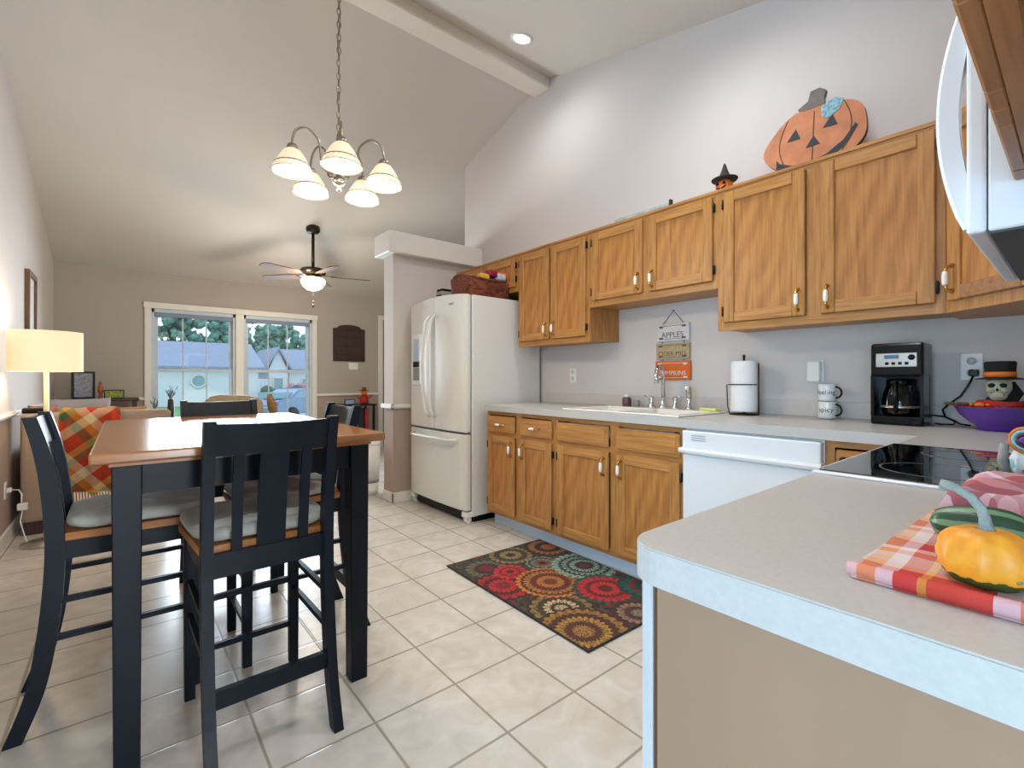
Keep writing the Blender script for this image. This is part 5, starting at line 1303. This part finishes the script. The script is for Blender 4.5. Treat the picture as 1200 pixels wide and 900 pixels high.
# cabinet with halloween things right of the window
B = (2.78, 7.2, 0); t = thing('side_cabinet', 'low dark stand under the wooden wall plaque', 'cabinet', B)
b = NB(); box(b, 2.50, 7.02, .70, 3.05, 7.42, .725, bev=.003); obj('stand_top', b, black_m, t, B)
for xx in (2.52, 3.0):
    for yy in (7.04, 7.37): b = NB(); box(b, xx, yy, 0, xx + .03, yy + .03, .70); obj('leg', b, black_m, t, B)
b = NB(); box(b, 2.52, 7.05, .25, 3.03, 7.40, .27); obj('lower_shelf', b, black_m, t, B)
for k, (x0_, w_, h_, c_) in enumerate(((2.56, .05, .36, '#c0ac84'), (2.63, .09, .38, '#454b50'), (2.74, .035, .36, '#5b6c9b'), (2.79, .08, .39, '#131b22'), (2.89, .05, .38, '#a3202a'))):
    b = NB(); box(b, x0_, 7.08, .271, x0_ + w_, 7.28, .271 + h_, bev=.002); box(b, x0_ + .003, 7.10, .275, x0_ + w_ - .003, 7.285, .267 + h_, 1)
    tag(obj('album_book', b, [mat('binding_%d' % k, c_, .6, var=.1), sign_w], base=(x0_ + w_ / 2, 7.18, .271)), ['tan', 'slate grey', 'narrow blue', 'thick black', 'red'][k] + ' spined album on the dark stand shelf', 'book', 'albums on the dark stand')
B = (2.90, 7.15, .725); t = thing('scarecrow_figure', 'orange and red harvest scarecrow figure on the dark stand', 'decoration', B)
b = NB(); lathe(b, [(0, 0), (.06, 0), (.07, .05), (.045, .11), (.03, .14)], 18); obj('red_dress', b, red_f, t)
b = NB(); ball(b, (0, 0, .175), .045, 3, s=(1, 1, .95)); obj('head', b, orange, t)
b = NB(); lathe(b, [(.0, .205), (.075, .205), (.078, .212), (.035, .218), (.028, .26), (0, .262)], 18); obj('hat', b, mat('rust_felt', '#7a3a1c', .9), t)
b = NB()
for s in (-1, 1): tube(b, [(s * .03, 0, .12), (s * .08, -.01, .09), (s * .12, -.01, .12)], [.016, .014, .012], 8)
obj('arms', b, mat('rust_sleeves', '#a5451f', .9), t)
B = (2.66, 7.12, .725); t = thing('photo_frame', 'small bluish framed photo standing on the dark stand', 'picture frame', B)
b = NB()
for q in ((-.08, 0, -.07, .075), (.07, 0, .08, .075), (-.07, 0, .07, .008), (-.07, .067, .07, .075)): box(b, q[0], -.006, q[1], q[2], .008, q[3])
obj('frame', b, black_m, t); b = NB(); box(b, -.07, -.002, .008, .07, .005, .067); obj('print', b, mat('blue_print', '#8da6d0', .5, var=.4, scale=50), t)
# plaque and switch
B = (2.79, YF, 1.394); t = thing('wall_plaque', 'dark brown arched wooden plaque hung right of the window', 'plaque', B)
b = NB(); pl = [(-.255, 0), (.255, 0), (.255, .52), (.20, .525), (.16, .56), (.08, .578), (0, .584), (-.08, .578), (-.16, .56), (-.20, .525), (-.255, .52)]
prism(b, pl, -.022, -.001, 'XZ'); pq = obj('board', b, dark_w, t)
b = NB()
for k in range(3): box(b, -.20, -.026, .10 + k * .14, .20, -.022, .106 + k * .14)
for q in ((-.22, .03, .22, .036), (-.22, .49, .22, .496)): box(b, q[0], -.026, q[1], q[2], -.022, q[3])
obj('carved_lines', b, mat('plaque_groove', '#1d120d', .7), pq)
B = (2.86, YF, 1.32); t = thing('light_switch', 'white triple switch plate below the wooden plaque', 'switch', B)
b = NB(); box(b, -.075, -.008, -.055, .075, -.001, .055, bev=.002); pp = obj('cover_plate', b, plastic_w, t)
b = NB()
for k in (-1, 0, 1): box(b, k * .045 - .006, -.014, -.012, k * .045 + .006, -.008, .012)
obj('toggles', b, white, pp)
# white bin behind the partition
B = (1.82, 4.42, 0); t = thing('lidded_bin', 'white lidded bin with dark band standing behind the partition', 'bin', B)
b = NB(); lathe(b, [(0, 0), (.10, 0), (.115, .12)], 24); obj('bin_foot', b, plastic_w, t)
b = NB(); lathe(b, [(.116, .12), (.116, .145)], 24); obj('dark_band', b, plastic_g, t)
b = NB(); lathe(b, [(.115, .145), (.125, .48)], 24); lathe(b, [(.128, .48), (.128, .50), (.06, .535), (0, .54)], 24); obj('bin_body', b, plastic_w, t)

# ------------------------------------------------------------------ outside
GZ = -.80
b = NB(); box(b, -60, YF + .3, GZ - .2, 80, 130, GZ); o = obj('ground_outside', b, grass); o['kind'] = 'structure'
b = NB(); prism(b, [(4.0, 9), (8.5, 9), (13.0, 30), (20, 30), (20, 36), (9.4, 36), (3.6, 20)], GZ, GZ + .02, 'XY'); o = obj('driveway', b, concrete); o['kind'] = 'structure'
def house(name, x0, x1, y0, y1, eave, ridge, label, gable_front=False, windows=()):
    B = ((x0 + x1) / 2, y0, GZ); t = thing(name, label, 'house', B)
    b = NB(); box(b, x0, y0, GZ, x1, y1, eave); obj('wall', b, siding, t, B)
    b = NB()
    if gable_front:
        xm = (x0 + x1) / 2; prism(b, [(x0 - .3, eave - .1), (xm, ridge), (x1 + .3, eave - .1), (x1 + .3, eave + .1), (xm, ridge + .25), (x0 - .3, eave + .1)], y0 - .3, y1, 'XZ')
        g_ = NB(); prism(g_, [(x0, eave), (x1, eave), (xm, ridge)], y0, y0 + .2, 'XZ'); obj('gable', g_, siding, t, B)
    else:
        ym_ = (y0 + y1) / 2; prism(b, [(y0 - .4, eave), (ym_, ridge), (y1 + .4, eave), (y1 + .4, eave + .15), (ym_, ridge + .2), (y0 - .4, eave + .15)], x0 - .4, x1 + .4, 'YZ')
        g_ = NB(); prism(g_, [(y0, eave), (y1, eave), (ym_, ridge)], x0, x1, 'YZ'); obj('gable', g_, siding, t, B)
    obj('roof', b, roof_m, t, B)
    for (wx, wz, ww, wh, rnd) in windows:
        b = NB()
        if rnd: lathe(b, [(ww, 0), (ww, .12), (ww * .75, .12), (ww * .75, 0)], 20, (wx, y0, wz), M=Matrix.Rotation(R(90), 4, 'X'), cap=False); 
        else:
            for q in ((-ww / 2 - .1, -wh / 2 - .1, ww / 2 + .1, -wh / 2), (-ww / 2 - .1, wh / 2, ww / 2 + .1, wh / 2 + .1), (-ww / 2 - .1, -wh / 2, -ww / 2, wh / 2), (ww / 2, -wh / 2, ww / 2 + .1, wh / 2)): box(b, wx + q[0], y0 - .08, wz + q[1], wx + q[2], y0, wz + q[3])
        f = obj('window', b, white, t, B)
        b = NB()
        if rnd: lathe(b, [(ww * .75, .05), (0.001, .06)], 20, (wx, y0, wz), M=Matrix.Rotation(R(90), 4, 'X'), cap=False)
        else: box(b, wx - ww / 2, y0 - .04, wz - wh / 2, wx + ww / 2, y0 - .01, wz + wh / 2)
        obj('pane', b, window_d, f, B)
    return t
house('garage_house', -2.5, 7.9, 40, 50, 1.85, 3.85, 'long low white house with grey roof across the street, left window', windows=((4.1, .95, .5, .5, True),))
house('gabled_house', 9.9, 11.5, 46, 54, 1.9, 3.75, 'white gable-fronted house seen in the right window', True, ((10.7, .6, .7, 1.1, False),))
house('ranch_house', 12.4, 22, 49, 57, 1.9, 4.0, 'grey-roofed house wing right of the white gable', False, ((14.2, .6, 1.2, 1.0, False),))
b = NB(); box(b, 8.25, 44, GZ, 9.5, 44.2, 1.1); 
for k in range(4): box(b, 8.3 + k * .3, 43.95, GZ + .1, 8.55 + k * .3, 44, 1.0)
tag(obj('shed_door', b, siding, base=(9.3, 44, GZ)), 'small white shed front left of the gabled house', 'shed')
def tree(x, y, h, r_, label):
    B = (x, y, GZ); t = thing('tree', label, 'tree', B, group='trees behind the houses')
    b = NB(); tube(b, [(0, 0, 0), (.1, 0, h * .3), (0, .1, h * .6)], [.35, .28, .15], 8); obj('trunk', b, bark, t)
    b = NB()
    for k in range(150):
        a = random.uniform(0, 6.28); u = random.uniform(.22, .98); q = random.uniform(0, r_) * (1 - .55 * abs(u - .5) * 1.6)
        ball(b, (q * math.cos(a), q * math.sin(a), h * u), r_ * random.uniform(.09, .19), 2, noise=.4)
    obj('crown', b, leaf, t)
k = 0
labs = ['leftmost leafy tree above the grey roof, left window', 'second leafy tree from the left above the grey roof', 'leafy tree over the middle of the long grey roof', 'leafy tree near the right end of the long grey roof', 'leafy tree left of the white gable', 'leafy tree directly behind the white gable', 'leafy tree right of the white gable', 'leafy tree at the right edge of the right window', 'tall leafy tree between both houses']
for (x, y, h, r_) in ((.5, 57, 7.6, 2.9), (4.6, 64, 9.8, 3.0), (7.2, 56, 8.2, 2.3), (10.9, 67, 9.4, 3.2), (12.9, 60.5, 8.0, 1.9), (16.4, 70, 9.2, 3.3), (17.4, 62, 7.4, 2.4), (22.8, 68, 9.0, 3.3), (9.2, 61.0, 8.6, 1.4)):
    tree(x, y, h, r_, labs[k]); k += 1
B = (9.5, 38.3, GZ); b = NB()
for q in range(14): ball(b, (random.uniform(-1.3, 1.3), random.uniform(-.6, .6), random.uniform(.3, 1.1)), .5, 2, noise=.1)
o = obj('round_bush', b, bush_m); o.location = B; tag(o, 'dark rounded bush in front of the white gable', 'bush')
B = (11.9, 44, GZ); b = NB()
for q in range(12): ball(b, (random.uniform(-.7, .7), random.uniform(-.4, .4), random.uniform(.5, 1.3)), .35, 2, noise=.1)
o = obj('pink_flowering_bush', b, mat('pink_blossom', '#b98a9e', .9, var=.3, scale=8)); o.location = B; tag(o, 'pinkish flowering bush right of the dark bush', 'bush')
# parked car
def car():
    B = (6.6, 23.3, GZ + .021); t = thing('parked_car', 'silver-blue car with red tail lamp parked on the driveway', 'car', B, R(24))
    prof = [(-2.1, .35), (-2.15, .7), (-2.05, .98), (-1.5, 1.05), (-1.0, 1.42), (.4, 1.45), (1.1, 1.02), (2.0, .88), (2.15, .6), (2.1, .35)]
    b = NB(); prism(b, prof, -.82, .82, 'XZ'); b.normal_update(); bmesh.ops.bevel(b, geom=[e for e in b.edges if e.calc_face_angle(0) > .25], offset=.06, segments=2, affect='EDGES'); body = obj('car_body', b, car_m, t)
    b = NB(); prism(b, [(-1.3, 1.07), (-.95, 1.36), (.35, 1.39), (.9, 1.07)], -.835, .835, 'XZ'); box(b, -2.0, -.6, 1.04, -1.1, .6, 1.30) ; obj('car_windows', b, window_d, body)
    b = NB()
    for s in (-1, 1): box(b, -2.18, s * .62 - .14, .72, -2.05, s * .62 + .14, .92, bev=.03)
    obj('tail_lamp', b, tail, body)
    for x in (-1.35, 1.35):
        for s in (-1, 1):
            b = NB(); lathe(b, [(.0, -.1), (.32, -.1), (.34, -.06), (.34, .06), (.32, .1), (0, .1)], 24, (x, s * .75, .34), M=Matrix.Rotation(R(90), 4, 'X')); obj('wheel', b, black_p, t)
car()
